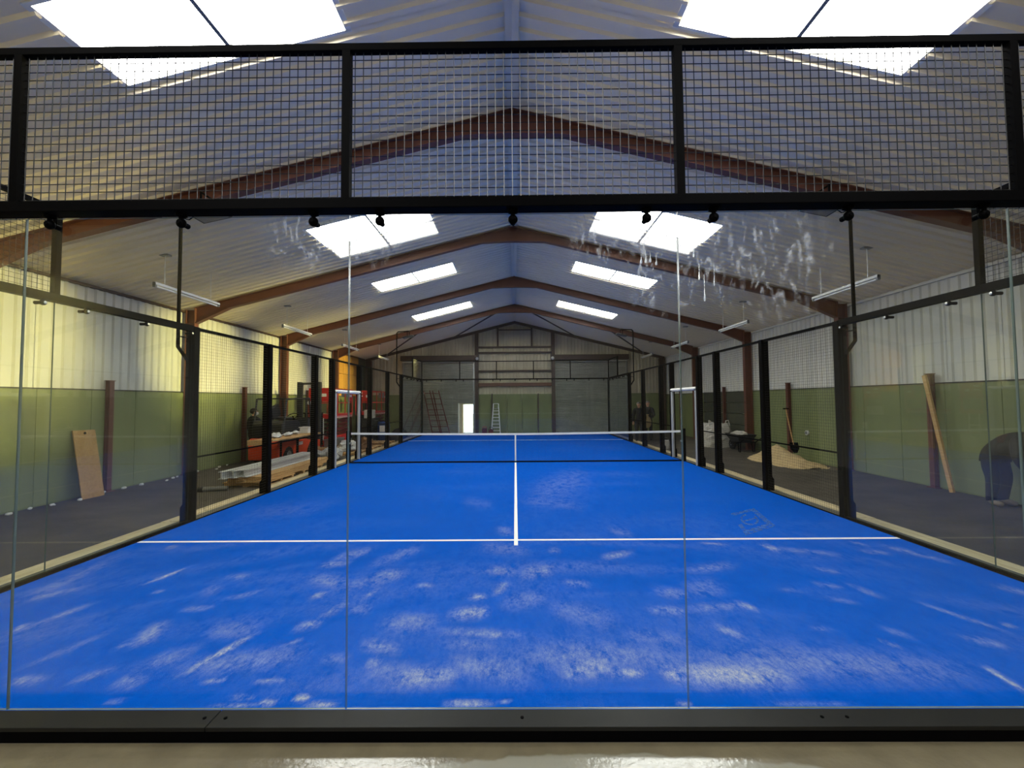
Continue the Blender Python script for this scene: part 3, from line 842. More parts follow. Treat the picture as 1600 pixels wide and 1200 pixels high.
def end_wall(y, out, lab):
    """out = -1 for the near wall, +1 for the far one"""
    t = thing('glass_end_frame', (0, y, FZ), lab, 'wall frame', 'steel frames of the two glass end walls')
    def yb(a, b): return sorted((y + out * a, y + out * b))
    # o counts towards the court; outside is negative
    def Q(u, v, o): return (u, y + out * (.052 - o), v)
    obj('sill_plate', MB().box(-5.1, -1.73, *yb(0, .135), .012, .035), M_sill, t, bevel=.003)
    obj('sill_plate', MB().box(-1.725, 5.1, *yb(0, .135), .012, .035), M_sill, t, bevel=.003)
    obj('sill_channel', MB().box(-5.1, 5.1, *yb(.115, .13), FZ, .012), M_black, t)
    bm = MB()
    for xx in (-1.78, -1.66, .03, 1.72, 1.86): bm.tube([(xx, y + out * .066, .034), (xx, y + out * .066, .038)], .010, 8)
    obj('sill_bolts', bm, M_black, t, kind='stuff')
    obj('top_beam', MB().box(-5.1, 5.1, *yb(.0, .10), 2.972, 3.035), M_black, t, bevel=.004)
    obj('top_rail', MB().box(-5.1, 5.1, *yb(.03, .075), 3.955, 4.0), M_black, t, bevel=.003)
    for x in (-5.06, -3, -1, 1, 3, 5.06):
        obj('upright', MB().box(x - .024, x + .024, *yb(.03, .075), 3.03, 3.96), M_black, t)
    for x in (-5.06, 5.06):
        obj('corner_post', MB().box(x - .05, x + .05, *yb(.0, .1), FZ, 3.0), M_black, t)
    for a in (-5, -3, -1, 1, 3):
        mm = MB()
        grid_wires(mm, Q, a + .024, a + 1.976, 3.035, 3.955, .05, .0026 if out < 0 else .002, 6 if out < 0 else 3)
        mo = obj('wire_mesh', mm, M_wire, t, smooth=(out < 0), kind='stuff', normals=False)
    first = None
    for c in (-4, -2, 0, 2, 4):
        for dx in (-.8, 0, .8):
            if first is None:
                cm = MB(); clamp(cm, lambda u, v, o: (c + dx + u, y - out * o, v))
                first = obj('glass_clamp', cm, M_black, t, loc=(c + dx, y, 2.92), smooth=True)
            else: same(first, (c + dx, y, 2.92))
    return t
end_wall(0.0, -1, 'black steel frame of the near glass wall with wire mesh on top')
end_wall(20.0, 1, 'black steel frame of the far glass wall at the end of the court')

def pane(x0, x1, y0, y1, lab, group, smear=False):
    t = thing('court_glass', ((x0 + x1) / 2, (y0 + y1) / 2, .036), lab, 'glass pane', group)
    m = MB().box(x0, x1, y0, y1, .036, 2.972)
    # narrow edges carry the darker cut-glass look
    ax = 0 if x1 - x0 > y1 - y0 else 1
    for fi, f in enumerate(m.f):
        c = [sum(m.v[i][k] for i in f) / 4 for k in range(3)]
        lo, hi = ((x0, x1), (y0, y1))[ax]
        if abs(c[ax] - lo) < 1e-6 or abs(c[ax] - hi) < 1e-6 or fi in (0, 1): m.m[fi] = 1
    obj('sheet', m, [M_glass_s if smear else M_glass, M_edge], t)
    return t
NEAR = ['clear glass pane of the near wall at far left', 'clear glass pane of the near wall, left of the middle one', 'middle clear glass pane of the near wall, smeared below the beam',
        'clear glass pane of the near wall, right of the middle one, with streaks', 'clear glass pane of the near wall at far right']
FARL = ['leftmost clear glass pane of the far end wall', 'second clear glass pane from the left, far end wall', 'middle clear glass pane of the far end wall', 'fourth clear glass pane from the left, far end wall', 'rightmost clear glass pane of the far end wall']
panes = []
for i, a in enumerate((-5, -3, -1, 1, 3)):
    panes.append(pane(a + .003, a + 1.997, 0.0, .012, NEAR[i], 'glass panes of the near end wall', smear=True))
    pane(a + .003, a + 1.997, 19.988, 20.0, FARL[i], 'glass panes of the far end wall')
# drips running down the two middle panes
def drips(par, lst):
    m = MB()
    for x, z, L, r in lst:
        m.tube([(x, .0135, z + L), (x + .001, .0135, z + L * .45), (x, .0135, z + r), (x, .0135, z - r * .6), (x, .0135, z - r)], [.0012, r * .3, r, r * .8, .001], 6)
    obj('water_drip', m, M_drip, par, smooth=True, kind='stuff')
drips(panes[2], [(.78, 2.666, .05, .007), (.808, 2.668, .07, .0065), (.835, 2.672, .06, .007), (.872, 2.655, .05, .007), (.93, 2.78, .07, .004), (.9, 2.77, .06, .003)])
drips(panes[3], [(1.13, 2.56, .1, .006), (1.16, 2.43, .16, .006), (1.1, 2.7, .09, .005), (1.22, 2.52, .14, .004)])

# ------------------------------------------------------------------ side fences
def side_fence(s):
    nm = 'left' if s < 0 else 'right'
    X = s * 5.05
    t = thing('side_fence', (X, 10, FZ), 'black mesh fence with wide posts along the %s side of the court' % nm, 'fence', 'side fences of the court')
    def Q(u, v, o): return (X + s * o, u, v)
    ph = None
    for y in (4, 6, 8, 9.0, 11.0, 12, 14, 16):
        if ph is None:
            ph = obj('post', MB().box(X - .05 - (.04 if s < 0 else 0), X + .05 + (.04 if s > 0 else 0), y - .055, y + .055, -.05, 3.03), M_black, t, loc=(X, y, 0), bevel=.006)
            f = MB()
            prof = [(X + s * .05, -.048), (X + s * .125, -.048), (X + s * .125, .22), (X + s * .07, .30), (X + s * .05, .30)]
            f.prism(prof, 'y', y - .055, y + .055)
            f.box(*sorted((X - s * .05, X + s * .17)), y - .09, y + .09, -.05, -.036)
            ft = obj('post_foot', f, M_black, ph, loc=(X, y, 0), bevel=.004)
        else:
            c = same(ph, (X, y, 0))
            g = ft.copy(); COL.objects.link(g); g.parent = c
    for ya, yb in ((4, 9.0), (11.0, 16)):
        obj('mid_rail', MB().box(X - .012, X + .012, ya + .05, yb - .05, .965, .99), M_black, t)
    obj('top_rail', MB().box(X - .02, X + .02, 4.05, 15.95, 2.985, 3.03), M_black, t)
    for ya, yb in ((4, 6), (6, 8), (8, 9.0), (11.0, 12), (12, 14), (14, 16)):
        m = MB(); grid_wires(m, Q, ya + .05, yb - .05, .0, 2.985, .05, .0019, 3)
        obj('wire_mesh', m, M_wire, t, kind='stuff', normals=False)
    # corner stretches: beam over the glass, clamps, one mesh field above
    for (c0, d) in ((0.0, 1), (20.0, -1)):
        a, b = sorted((c0, c0 + d * 3.95))
        obj('corner_beam', MB().box(X - .04, X + .04, a, b, 2.95, 3.04), M_black, t, bevel=.004)
        a, b = sorted((c0, c0 + d * 2.0))
        obj('corner_rail', MB().box(X - .024, X + .024, a, b, 3.955, 4.0), M_black, t)
        yp = c0 + d * 2.0
        obj('corner_upright', MB().box(X - .028, X + .028, yp - .028, yp + .028, 3.04, 4.0), M_black, t)
        m = MB(); grid_wires(m, Q, a, b, 3.04, 3.955, .05, .0022, 4)
        obj('wire_mesh', m, M_wire, t, kind='stuff', normals=False)
        fc = None
        for yy in (.25, 1.0, 1.85, 2.3, 3.1, 3.88):
            p = (X, c0 + d * yy, 2.92)
            if fc is None:
                cm = MB()
                cm.tube([(X - s * .045, p[1], 2.955), (X - s * .045, p[1], 2.925)], .013, 8)
                cm.ball((X - s * .045, p[1], 2.912), .03, 12, 8)
                cm.tube([(X - s * .05, p[1], 2.912), (X + s * .045, p[1], 2.912)], .018, 10)
                cm.tube([(X - s * .07, p[1], 2.912), (X - s * .078, p[1], 2.912)], [.016, .008], 10, 1)
                fc = obj('glass_clamp', cm, [M_black, M_alu], t, loc=p, smooth=True)
            else: same(fc, p)
        obj('base_rail', MB().box(*sorted((s * 5.005, s * 5.06)), min(c0, c0 + d * 3.95), max(c0, c0 + d * 3.95), -.004, .036), M_black, t)
    obj('base_rail', MB().box(*sorted((s * 5.002, s * 5.03)), 3.95, 16.05, -.004, .012), M_black, t)
    gx = s * 5.05
    for (y0, y1, l) in ((.02, 1.995, 'corner glass pane of the %s side by the near end wall' % nm), (2.0, 3.945, 'glass pane of the %s side next to the first wide black post' % nm),
                        (18.005, 19.98, 'corner glass pane of the %s side by the far end wall' % nm), (16.055, 18.0, 'glass pane of the %s side next to the last black post' % nm)):
        pane(gx - .006, gx + .006, y0, y1, l, 'glass panes of the court sides')
for s in (-1, 1): side_fence(s)

# padded gateways at the net
for s in (-1, 1):
    nm = 'left' if s < 0 else 'right'
    X = s * 5.03
    t = thing('gateway_frame', (X, 10, FZ), 'grey padded hoop framing the opening on the %s side of the net' % nm, 'gateway', 'padded gateways beside the net')
    for y in (9.12, 10.88):
        obj('upright', MB().tube([(X, y, FZ), (X, y, 2.1)], .046, 12), M_grey, t, smooth=True)
        obj('corner_joint', MB().ball((X, y, 2.11), .056, 10, 6), M_dark, t, smooth=True)
    obj('top_bar', MB().tube([(X, 9.08, 2.13), (X, 10.92, 2.13)], .05, 12), M_stripe, t, smooth=True)

# ------------------------------------------------------------------ net
net = thing('court_net', (0, 10, 0), 'black court net with a white top band across the blue turf', 'net')
def ztop(x): return .862 + .05 * (abs(x) / 5.0) ** 1.6
for s in (-1, 1):
    p = obj('net_post', MB().box(s * 5.0 - .055 + s * .0, s * 5.0 + .055, 9.95, 10.05, 0, .965), M_black, net, bevel=.008)
    obj('winder', MB().tube([(s * 4.93, 9.93, .6), (s * 4.93, 10.0, .6)], .03, 8), M_galv, p, smooth=True)
band = MB()
xs = [-4.92 + 9.84 * k / 40 for k in range(41)]
for dy in (-.008, .008):
    vs = []
    for x in xs:
        vs += [(x, 10 + dy, ztop(x)), (x, 10 + dy, ztop(x) - .058)]
    band.add(vs, [(2 * i, 2 * i + 1, 2 * i + 3, 2 * i + 2) for i in range(40)])
vs = []
for x in xs: vs += [(x, 9.992, ztop(x)), (x, 10.008, ztop(x))]
band.add(vs, [(2 * i, 2 * i + 1, 2 * i + 3, 2 * i + 2) for i in range(40)])
obj('top_band', band, M_line, net)
nm_ = MB()
k = -4.9
while k < 4.91:
    nm_.tube([(k, 10, .03), (k, 10, ztop(k) - .05)], .0016, 3, cap=False); k += .042
for j in range(20):
    f = j / 19
    nm_.tube([(x, 10.002, .035 + f * (ztop(x) - .09)) for x in xs[::4]], .0015, 3, cap=False)
obj('netting', nm_, M_wire, net, kind='stuff', normals=False)
obj('bottom_band', MB().box(-4.93, 4.93, 9.985, 10.015, .004, .04), M_black, net)
obj('centre_strap', MB().box(-.022, .022, 9.986, 10.014, .002, .86), M_line, net)

# ------------------------------------------------------------------ court light masts
ML = {(-1, 4): 'light mast rising from the near left court post', (1, 4): 'light mast rising from the near right court post',
      (-1, 16): 'light mast rising from the far left court post', (1, 16): 'light mast rising from the far right court post'}
for (s, y), l in ML.items():
    t = thing('light_mast', (s * 5.1, y, 2.5), l, 'light mast', 'floodlight masts of the court')
    X = s * (5.17 if y == 4 else 5.28)
    y0_ = y
    if y == 4: y = 3.8
    obj('pole', MB().tube([(s * 5.1, y0_, 2.44), (X, y + .03, 2.7), (X, y + .03, 4.90), (X - s * .06, y + .03, 4.96), (X - s * .55, y + .03, 4.98)], .026, 10), M_black, t, smooth=True)
    obj('strut', MB().tube([(s * 5.1, y0_, 2.86), (X, y + .03, 2.86)], .01, 6), M_black, t)
    lm = MB().box(-.23, .23, -.17, .17, -.025, .025)
    for q in range(7): lm.box(-.2 + q * .062, -.185 + q * .062, -.15, .15, .025, .06)
    cx, cz = X - s * .55, 4.70
    R3 = Matrix.Rotation(s * math.radians(12), 3, 'Y')
    lm.v = [tuple(R3 @ Vector(p) + Vector((cx, y - .1, cz))) for p in lm.v]
    h = obj('lamp_head', lm, M_dark, t, bevel=.008)
    g = MB().box(-.2, .2, -.14, .14, -.03, -.0255); g.v = [tuple(R3 @ Vector(p) + Vector((cx, y - .1, cz))) for p in g.v]
    obj('lens', g, M_galv, h)
    br = MB()
    for d in (-.19, .19):
        br.bar((cx, y - .1 + d, cz), (cx, y - .1 + d, 4.95), .03, .008)
    br.bar((cx, y - .3, 4.95), (cx, y + .1, 4.95), .03, .012)
    obj('bracket', br, M_black, t)
    obj('cable', MB().tube([(X, y, 4.82), (X - s * .08, y - .02, 4.68), (X - s * .2, y - .06, 4.64), (cx + s * .12, y - .1, cz + .05)], .008, 6), M_black, t, smooth=True)

# ------------------------------------------------------------------ hanging batten lights
BY = [(5.4, 7.15), (9.85, 11.6), (14.15, 15.9), (18.5, 20.3)]
WD = ['nearest', 'second', 'third', 'farthest']
for s in (-1, 1):
    for i, (ya, yb) in enumerate(BY):
        X = s * 6.95; z = 4.13
        t = thing('batten_light', (X, (ya + yb) / 2, z), '%s white batten light hanging by the %s wall' % (WD[i], 'left' if s < 0 else 'right'), 'batten light', 'hanging batten lights')
        obj('body', MB().prism([(X - .03, z + .05), (X + .03, z + .05), (X + .045, z), (X - .045, z)], 'y', ya, yb), M_plast, t)
        obj('tube', MB().tube([(X, ya + .05, z - .03), (X, yb - .05, z - .03)], .018, 8), M_plast, t, smooth=True)
        ec = MB()
        for y in (ya, yb - .04): ec.box(X - .03, X + .03, y, y + .04, z - .05, z + .05)
        obj('end_cap', ec, M_lampgrey, t)
        for y in (ya + .25, yb - .25):
            obj('chain', MB().tube([(X, y, z + .05), (X + s * .008, y, (z + zr(X)) / 2), (X, y, zr(X) - .03)], .0065, 5), M_plast, t)
        obj('ceiling_hook', MB().box(X - .09, X + .09, ya + .2, ya + .3, zr(X) - .065, zr(X) - .03), M_lampgrey, t)
for s in (-1, 1):
    t = thing('bulkhead_lamp', (s * 2.2, 21.7, 4.28), 'small white bulkhead lamp on the %s gable post' % ('left' if s < 0 else 'right'), 'lamp', 'bulkhead lamps on the gable posts')
    obj('housing', MB().tube([(s * 2.2, 21.75, 4.3), (s * 2.2, 21.68, 4.3)], [.11, .1], 10), M_lampgrey, t, smooth=True)
    obj('dome', MB().ball((s * 2.2, 21.66, 4.3), .09, 10, 6), M_plast, t, smooth=True)

# ------------------------------------------------------------------ forklift beside the left fence (it faces the far gable)
def forklift():
    X, Y = -7.52, 10.25                    # middle of the rear axle line
    t = thing('forklift', (X, Y + 1.2, FZ), 'orange and black forklift truck behind the left fence', 'forklift')
    z = FZ
    def B(x0, x1, y0, y1, z0, z1): return (X + x0, X + x1, Y + y0, Y + y1, z + z0, z + z1)
    # chassis side view with wheel arches
    def arch(cy, cz, r): return [(Y + cy + r * math.cos(a), z + cz + r * math.sin(a)) for a in [math.pi - math.pi * k / 8 for k in range(9)]]
    prof = [(Y - .2, z + .14)] + [(Y - .13, z + .14)] + arch(.2, .14, .33) + arch(1.75, .14, .4) + [(Y + 2.3, z + .14), (Y + 2.3, z + .55), (Y + 1.5, z + .62), (Y + 1.35, z + .66), (Y + .1, z + .68), (Y - .2, z + .66)]
    m = MB().prism(prof, 'x', X - .48, X + .48)
    obj('chassis', m, M_orange, t, bevel=.02)
    obj('counterweight', MB().prism([(Y - .32, z + .16), (Y - .12, z + .16), (Y - .12, z + .8), (Y - .26, z + .8), (Y - .34, z + .66)], 'x', X - .46, X + .46), M_orange, t, bevel=.03)
    obj('hood', MB().prism([(Y - .15, z + .69), (Y + 1.05, z + .69), (Y + .92, z + 1.22), (Y + .8, z + 1.3), (Y - .05, z + 1.34), (Y - .15, z + 1.2)], 'x', X - .46, X + .46), M_seat, t, bevel=.03)
    s = MB().box(*B(-.26, .26, .3, .82, 1.34, 1.42)); s.bar((X, Y + .32, z + 1.4), (X, Y + .18, z + 1.78), .46, .1, up=(1, 0, 0))
    obj('seat', s, M_seat, t, bevel=.03)
    obj('dash', MB().prism([(Y + 1.4, z + .7), (Y + 1.62, z + .7), (Y + 1.58, z + 1.3), (Y + 1.45, z + 1.35)], 'x', X - .45, X + .45), M_dark, t, bevel=.02)
    sw = MB(); c = Vector((X, Y + 1.3, z + 1.42)); n = Vector((0, -.5, .86)); u = Vector((1, 0, 0)); v = n.cross(u)
    sw.tube([c + (u * math.cos(a) + v * math.sin(a)) * .17 for a in [2 * math.pi * k / 14 for k in range(15)]], .014, 6)
    sw.bar(c - u * .17, c + u * .17, .02, .01); sw.tube([c, (X, Y + 1.48, z + 1.2)], .02, 6)
    obj('steering_wheel', sw, M_black, t, smooth=True)
    g = MB()
    for sx in (-.46, .46):
        g.tube([(X + sx, Y - .1, z + .95), (X + sx, Y + .08, z + 1.98), (X + sx, Y + 1.5, z + 2.02), (X + sx, Y + 1.68, z + .75)], .03, 8)
    for q in range(7):
        yy = Y + .12 + q * .22
        g.bar((X - .46, yy, z + 2.0), (X + .46, yy, z + 2.0), .035, .03)
    obj('overhead_guard', g, M_dark, t, smooth=True)
    mst = MB()
    for sx in (-.36, .36):
        mst.box(*B(sx - .06, sx + .06, 2.36, 2.5, .12, 2.62))
        mst.box(*B(sx * .8 - .04, sx * .8 + .04, 2.38, 2.48, .12, 2.55))
    for zz in (.3, 1.3, 2.56): mst.box(*B(-.36, .36, 2.38, 2.46, zz - .04, zz + .04))
    mst.tube([(X - .1, Y + 2.42, z + .2), (X - .1, Y + 2.42, z + 2.0)], .035, 8)
    mst.tube([(X + .1, Y + 2.42, z + .2), (X + .1, Y + 2.42, z + 2.0)], .035, 8)
    obj('mast', mst, M_dark, t)
    cr = MB()
    for zz in (.35, .75): cr.box(*B(-.45, .45, 2.52, 2.57, zz - .05, zz + .05))
    for sx in (-.42, -.2, .2, .42): cr.box(*B(sx - .02, sx + .02, 2.53, 2.57, .3, 1.5))
    cr.box(*B(-.42, .42, 2.53, 2.57, 1.46, 1.5))
    obj('carriage', cr, M_black, t)
    for sx in (-.28, .28):
        obj('fork', MB().prism([(Y + 2.57, z + .05), (Y + 3.5, z + .05), (Y + 3.5, z + .065), (Y + 2.62, z + .1), (Y + 2.62, z + .8), (Y + 2.57, z + .8)], 'x', X + sx - .055, X + sx + .055), M_dark, t)
    for cy, r, wz in ((.2, .26, .26), (1.75, .31, .31)):
        for sx in (-1, 1):
            xx = X + sx * .40
            wm = MB(); wm.tube([(xx - .1, Y + cy, z + wz), (xx - .08, Y + cy, z + wz), (xx + .08, Y + cy, z + wz), (xx + .1, Y + cy, z + wz)], [r * .88, r, r, r * .88], 18)
            wo = obj('wheel', wm, M_rubber, t, smooth=True)
            obj('hub', MB().tube([(xx + sx * .1, Y + cy, z + wz), (xx + sx * .112, Y + cy, z + wz)], [r * .5, r * .45], 12), M_galv, wo, smooth=True)
    obj('work_lamp', MB().ball((X + .40, Y + 1.62, z + 1.86), .07, 8, 5), M_plast, t, smooth=True)
    obj('registration_plate', MB().box(*B(.481, .485, .75, 1.05, .5, .6)), M_stripe, t)
forklift()

# ------------------------------------------------------------------ red scissor lifts
def scissor(X, Y, label):
    z = FZ
    t = thing('scissor_lift', (X, Y, z), label, 'scissor lift', 'red scissor lifts')
    def B(x0, x1, y0, y1, z0, z1): return (X + x0, X + x1, Y + y0, Y + y1, z + z0, z + z1)
    obj('base', MB().prism([(X - .38, z + .14), (X + .38, z + .14), (X + .38, z + .46), (X + .34, z + .5), (X - .34, z + .5), (X - .38, z + .46)], 'y', Y - 1.15, Y + 1.15), M_red, t, bevel=.01)
    for yy in (-.85, .85):
        for sx in (-1, 1):
            wo = obj('wheel', MB().tube([(X + sx * .36, Y + yy, z + .2), (X + sx * .47, Y + yy, z + .2)], .2, 16), M_rubber, t, smooth=True)
            obj('hub', MB().tube([(X + sx * .47, Y + yy, z + .2), (X + sx * .478, Y + yy, z + .2)], .1, 10), M_galv, wo)
    for k in range(4):
        z0 = .52 + k * .17
        for sx in (-.3, .3):
            m = MB()
            m.bar((X + sx, Y - .95, z + z0), (X + sx, Y + .95, z + z0 + .16), .05, .09)
            m.bar((X + sx * .8, Y + .95, z + z0), (X + sx * .8, Y - .95, z + z0 + .16), .05, .09)
            obj('scissor_arm', m, M_maroon, t)
    obj('hydraulic_cylinder', MB().tube([(X, Y - .6, z + .55), (X, Y + .3, z + 1.1)], .05, 8), M_galv, t, smooth=True)
    obj('battery_door', MB().box(*B(.382, .40, -.9, -.15, .2, .44)), M_maroon, t, bevel=.004)
    obj('battery_door', MB().box(*B(.382, .40, .1, .9, .2, .44)), M_red, t, bevel=.004)
    dk = obj('platform', MB().box(*B(-.4, .4, -1.2, 1.2, 1.22, 1.40)), M_red, t, bevel=.01)
    st = MB()
    for k in range(16):
        y0 = -1.15 + k * .145
        a = X + .403
        st.add([(a, Y + y0, z + 1.22), (a, Y + y0 + .06, z + 1.22), (a, Y + y0 + .12, z + 1.31), (a, Y + y0 + .06, z + 1.31)], [(0, 1, 2, 3)])
    obj('hazard_stripes', st, M_stripe, dk, normals=False)
    for zz in (1.85, 2.42):
        r = MB()
        cs = [(-.39, -1.18), (.39, -1.18), (.39, 1.18), (-.39, 1.18), (-.39, -1.18)]
        r.tube([(X + a, Y + b, z + zz) for a, b in cs], .022, 8)
        obj('guard_rail', r, M_red, t, smooth=True)
    for a, b in ((-.39, -1.18), (.39, -1.18), (.39, 1.18), (-.39, 1.18), (.39, -.4), (-.39, -.4), (.39, .4), (-.39, .4)):
        obj('rail_post', MB().tube([(X + a, Y + b, z + 1.4), (X + a, Y + b, z + 2.42)], .02, 8), M_red, t, smooth=True)
    gp = obj('gate_panel', MB().box(*B(-.36, .4, -1.2, -1.17, 1.9, 2.4)), M_red, t)
    pm = MB().box(*B(-.28, -.06, -1.206, -1.2, 2.28, 2.36)).box(*B(-.28, -.04, -1.206, -1.2, 2.14, 2.2)).box(*B(.12, .3, -1.206, -1.2, 2.1, 2.22))
    obj('panel_marks', pm, M_stripe, gp)
    sp = obj('side_panel', MB().box(*B(.385, .40, .75, 1.18, 1.9, 2.4)), M_red, t)
    obj('panel_marks', MB().box(*B(.401, .404, .85, 1.08, 2.1, 2.2)), M_stripe, sp)
    cb = obj('control_box', MB().box(*B(.2, .42, .45, .72, 2.1, 2.36)), M_lampgrey, t, bevel=.01)
    obj('joystick', MB().tube([(X + .3, Y + .55, z + 2.36), (X + .3, Y + .55, z + 2.46)], .015, 6), M_black, cb)
    ld = MB()
    for zz in (.55, .8, 1.05): ld.bar((X - .2, Y - 1.22, z + zz), (X + .2, Y - 1.22, z + zz), .03, .03)
    for sx in (-.2, .2): ld.bar((X + sx, Y - 1.22, z + .4), (X + sx, Y - 1.22, z + 1.25), .03, .03)
    obj('ladder', ld, M_stripe, t)
    obj('data_plate', MB().box(*B(.401, .404, -.7, -.35, .25, .38)), M_stripe, t)
scissor(-7.75, 15.1, 'nearer red scissor lift parked along the left wall, past the forklift')
scissor(-7.55, 19.4, 'farther red scissor lift near the far left corner')

# ------------------------------------------------------------------ trestle bench and what lies on it
def bench():
    t = thing('trestle_bench', (-6.72, 9.9, FZ), 'rough plank bench with thin dark legs beside the forklift', 'workbench')
    for k, xx in enumerate((-6.93, -6.74, -6.55)):
        obj('plank', MB().box(xx, xx + .19, 8.35 + .05 * k, 11.2 - .04 * k, .80, .85), M_wood, t, bevel=.006)
    obj('end_block', MB().box(-6.92, -6.4, 8.25, 8.33, .72, .86), M_wood, t)
    for y in (8.9, 9.75, 10.7):
        m = MB()
        for xx in (-6.88, -6.42): m.tube([(xx, y, .80), (xx, y, FZ)], .018, 6)
        m.tube([(-6.88, y, .78), (-6.42, y, .78)], .018, 6); m.tube([(-6.88, y, .2), (-6.42, y, .2)], .012, 6)
        obj('leg', m, M_black, t)
bench()
t = thing('plastic_tub', (-6.7, 10.85, .85), 'small pale plastic tub on the plank bench', 'tub')
obj('tub_body', MB().prism([(-6.85, 10.72), (-6.58, 10.72), (-6.58, 11.0), (-6.85, 11.0)], 'z', .852, 1.02), M_plast, t, bevel=.02)
obj('rim', MB().box(-6.87, -6.56, 10.7, 11.02, 1.02, 1.045), M_stripe, t)
for i, (x, y, r, l) in enumerate(((-6.72, 9.2, .2, 'white crumpled paper on the near end of the plank bench'), (-6.66, 9.7, .16, 'white crumpled wrapper in the middle of the plank bench'), (-6.74, 10.3, .15, 'white rag on the plank bench beside the pale tub'))):
    m = MB().ball((x, y, .9), r, 9, 6, sc=(.8, 1.1, .32))
    random.seed(20 + i)
    m.v = [(a + random.uniform(-.03, .03), b + random.uniform(-.03, .03), max(.852, c + random.uniform(-.03, .04))) for a, b, c in m.v]
    obj('crumpled_paper', m, M_film, loc=(x, y, .852), label=l, cat='paper', group='litter on the plank bench')

# ------------------------------------------------------------------ timber pack, rails and pallets along the left fence
def pallet(X, Y, rz, label, z=FZ):
    t = thing('pallet', (X, Y, z), label, 'pallet', 'timber pallets')
    for k in range(5):
        xx = -.5 + k * .215
        obj('deck_board', MB().box(X + xx, X + xx + .14, Y - .6, Y + .6, z + .08, z + .098), M_wood, t)
    for k in (-.54, -.05, .44):
        obj('bearer', MB().box(X - .5, X + .5, Y + k, Y + k + .1, z + .018, z + .08), M_wood, t)
    for k in (-.5, -.05, .4):
        obj('bottom_board', MB().box(X + k, X + k + .1, Y - .6, Y + .6, z, z + .018), M_wood, t)
    t.rotation_euler = (0, 0, rz)
    return t
pallet(-6.06, 7.45, 0, 'pallet under the near end of the long timber pack')
pallet(-6.06, 9.0, 0, 'pallet under the far end of the long timber pack')
pallet(-6.06, 12.7, 0, 'pallet lying past the far end of the timber pack')
pallet(-6.06, 14.3, 0, 'pallet on the floor beside the nearer scissor lift')
pallet(-6.06, 16.2, 0, 'farthest pallet on the left, by the blue barrel')
random.seed(5)
for k in range(4):
    for j in range(2):
        x = -6.40 + k * .2; z = FZ + .098 + j * .072
        obj('timber_plank', MB().box(x + .004, x + .194, 6.75 + random.uniform(-.06, .06), 10.1 + random.uniform(-.1, .1), z + .001, z + .07), M_wood, loc=(x + .1, 8.4, z),
            bevel=.005, label='long pale timber plank in the %s layer of the pack, %s from the court' % (('lower', 'upper')[j], ('fourth', 'third', 'second', 'first')[k]), cat='plank', group='planks of the long timber pack')
for k in range(3):
    x = -6.38 + k * .17; z = FZ + .098 + .144
    m = MB()
    prof = [(x + a, z + b) for a, b in ((0, 0), (.14, 0), (.14, .012), (.085, .012), (.085, .148), (.14, .148), (.14, .16), (0, .16), (0, .148), (.055, .148), (.055, .012), (0, .012))]
    m.prism(prof, 'y', 6.45 + .12 * k, 10.0 - .1 * k)
    obj('metal_rail', m, M_alu, loc=(x + .07, 8.3, z), label='long pale metal rail on the timber pack, %s' % ('farthest from the court', 'between two others', 'nearest the court')[k], cat='rail', group='metal rails on the timber pack')
t = thing('pipe_offcut', (-6.6, 6.6, FZ), 'short grey pipe poking out at the near end of the timber pack', 'pipe')
obj('pipe', MB().tube([(-6.72, 6.35, FZ + .05), (-6.2, 6.5, FZ + .05)], .05, 10, cap=True), M_galv, t, smooth=True)
obj('collar', MB().tube([(-6.72, 6.35, FZ + .05), (-6.63, 6.376, FZ + .05)], .06, 10), M_dark, t, smooth=True)

# heap of wrapping and cartons past the timber pack
random.seed(9)
def crumple(name, c, r, sc, m_, seed, label, cat, group=None, n=14, k=9, amp=.2):
    random.seed(seed)
    m = MB().ball(c, r, n, k, sc=sc)
    zb = c[2] - r * sc[2] * .8
    m.v = [(a + random.uniform(-amp, amp) * r, b + random.uniform(-amp, amp) * r, max(zb, z + random.uniform(-amp, amp) * r)) for a, b, z in m.v]
    return obj(name, m, m_, loc=(c[0], c[1], zb), label=label, cat=cat, group=group)
crumple('plastic_wrap', (-6.05, 11.2, FZ + .2), .36, (1, 1.1, .55), M_film, 1, 'crumpled clear wrapping in front of the forklift, nearer heap', 'wrapping', 'heaps of wrapping by the left fence')
crumple('plastic_wrap', (-6.08, 12.7, FZ + .098 + .17), .36, (.9, 1.2, .55), M_film, 2, 'crumpled clear wrapping on the pallet past the timber pack', 'wrapping', 'heaps of wrapping by the left fence')
crumple('plastic_wrap', (-6.05, 14.3, FZ + .098 + .16), .34, (1, 1, .55), M_card, 3, 'brown crumpled wrapping on the pallet by the nearer scissor lift', 'wrapping', 'heaps of wrapping by the left fence')
def carton(x, y, z, a, b, h, rz, label, m_=None):
    t = thing('carton', (x, y, z), label, 'box', 'cartons by the left fence')
    c = MB().box(x - a, x + a, y - b, y + b, z, z + h).rot((x, y, z), rz)
    obj('carton_body', c, m_ or M_card, t, bevel=.004)
    f = MB(); f.bar((x - a, y, z + h + .002), (x - a - .12, y, z + h + .08), 2 * b, .006, up=(0, 0, 1)); f.bar((x + a, y, z + h + .002), (x + a + .12, y, z + h + .06), 2 * b, .006, up=(0, 0, 1))
    f.rot((x, y, z), rz); obj('flap', f, m_ or M_card, t)
carton(-6.55, 11.95, FZ, .22, .28, .3, .3, 'brown open carton beside the clear wrapping heap')
carton(-5.95, 13.45, FZ, .2, .2, .25, -.1, 'brown open carton between two pallets, in front of the nearer scissor lift')
t = thing('steel_chest', (-6.9, 13.0, FZ), 'low grey steel chest behind the wrapping heap', 'chest')
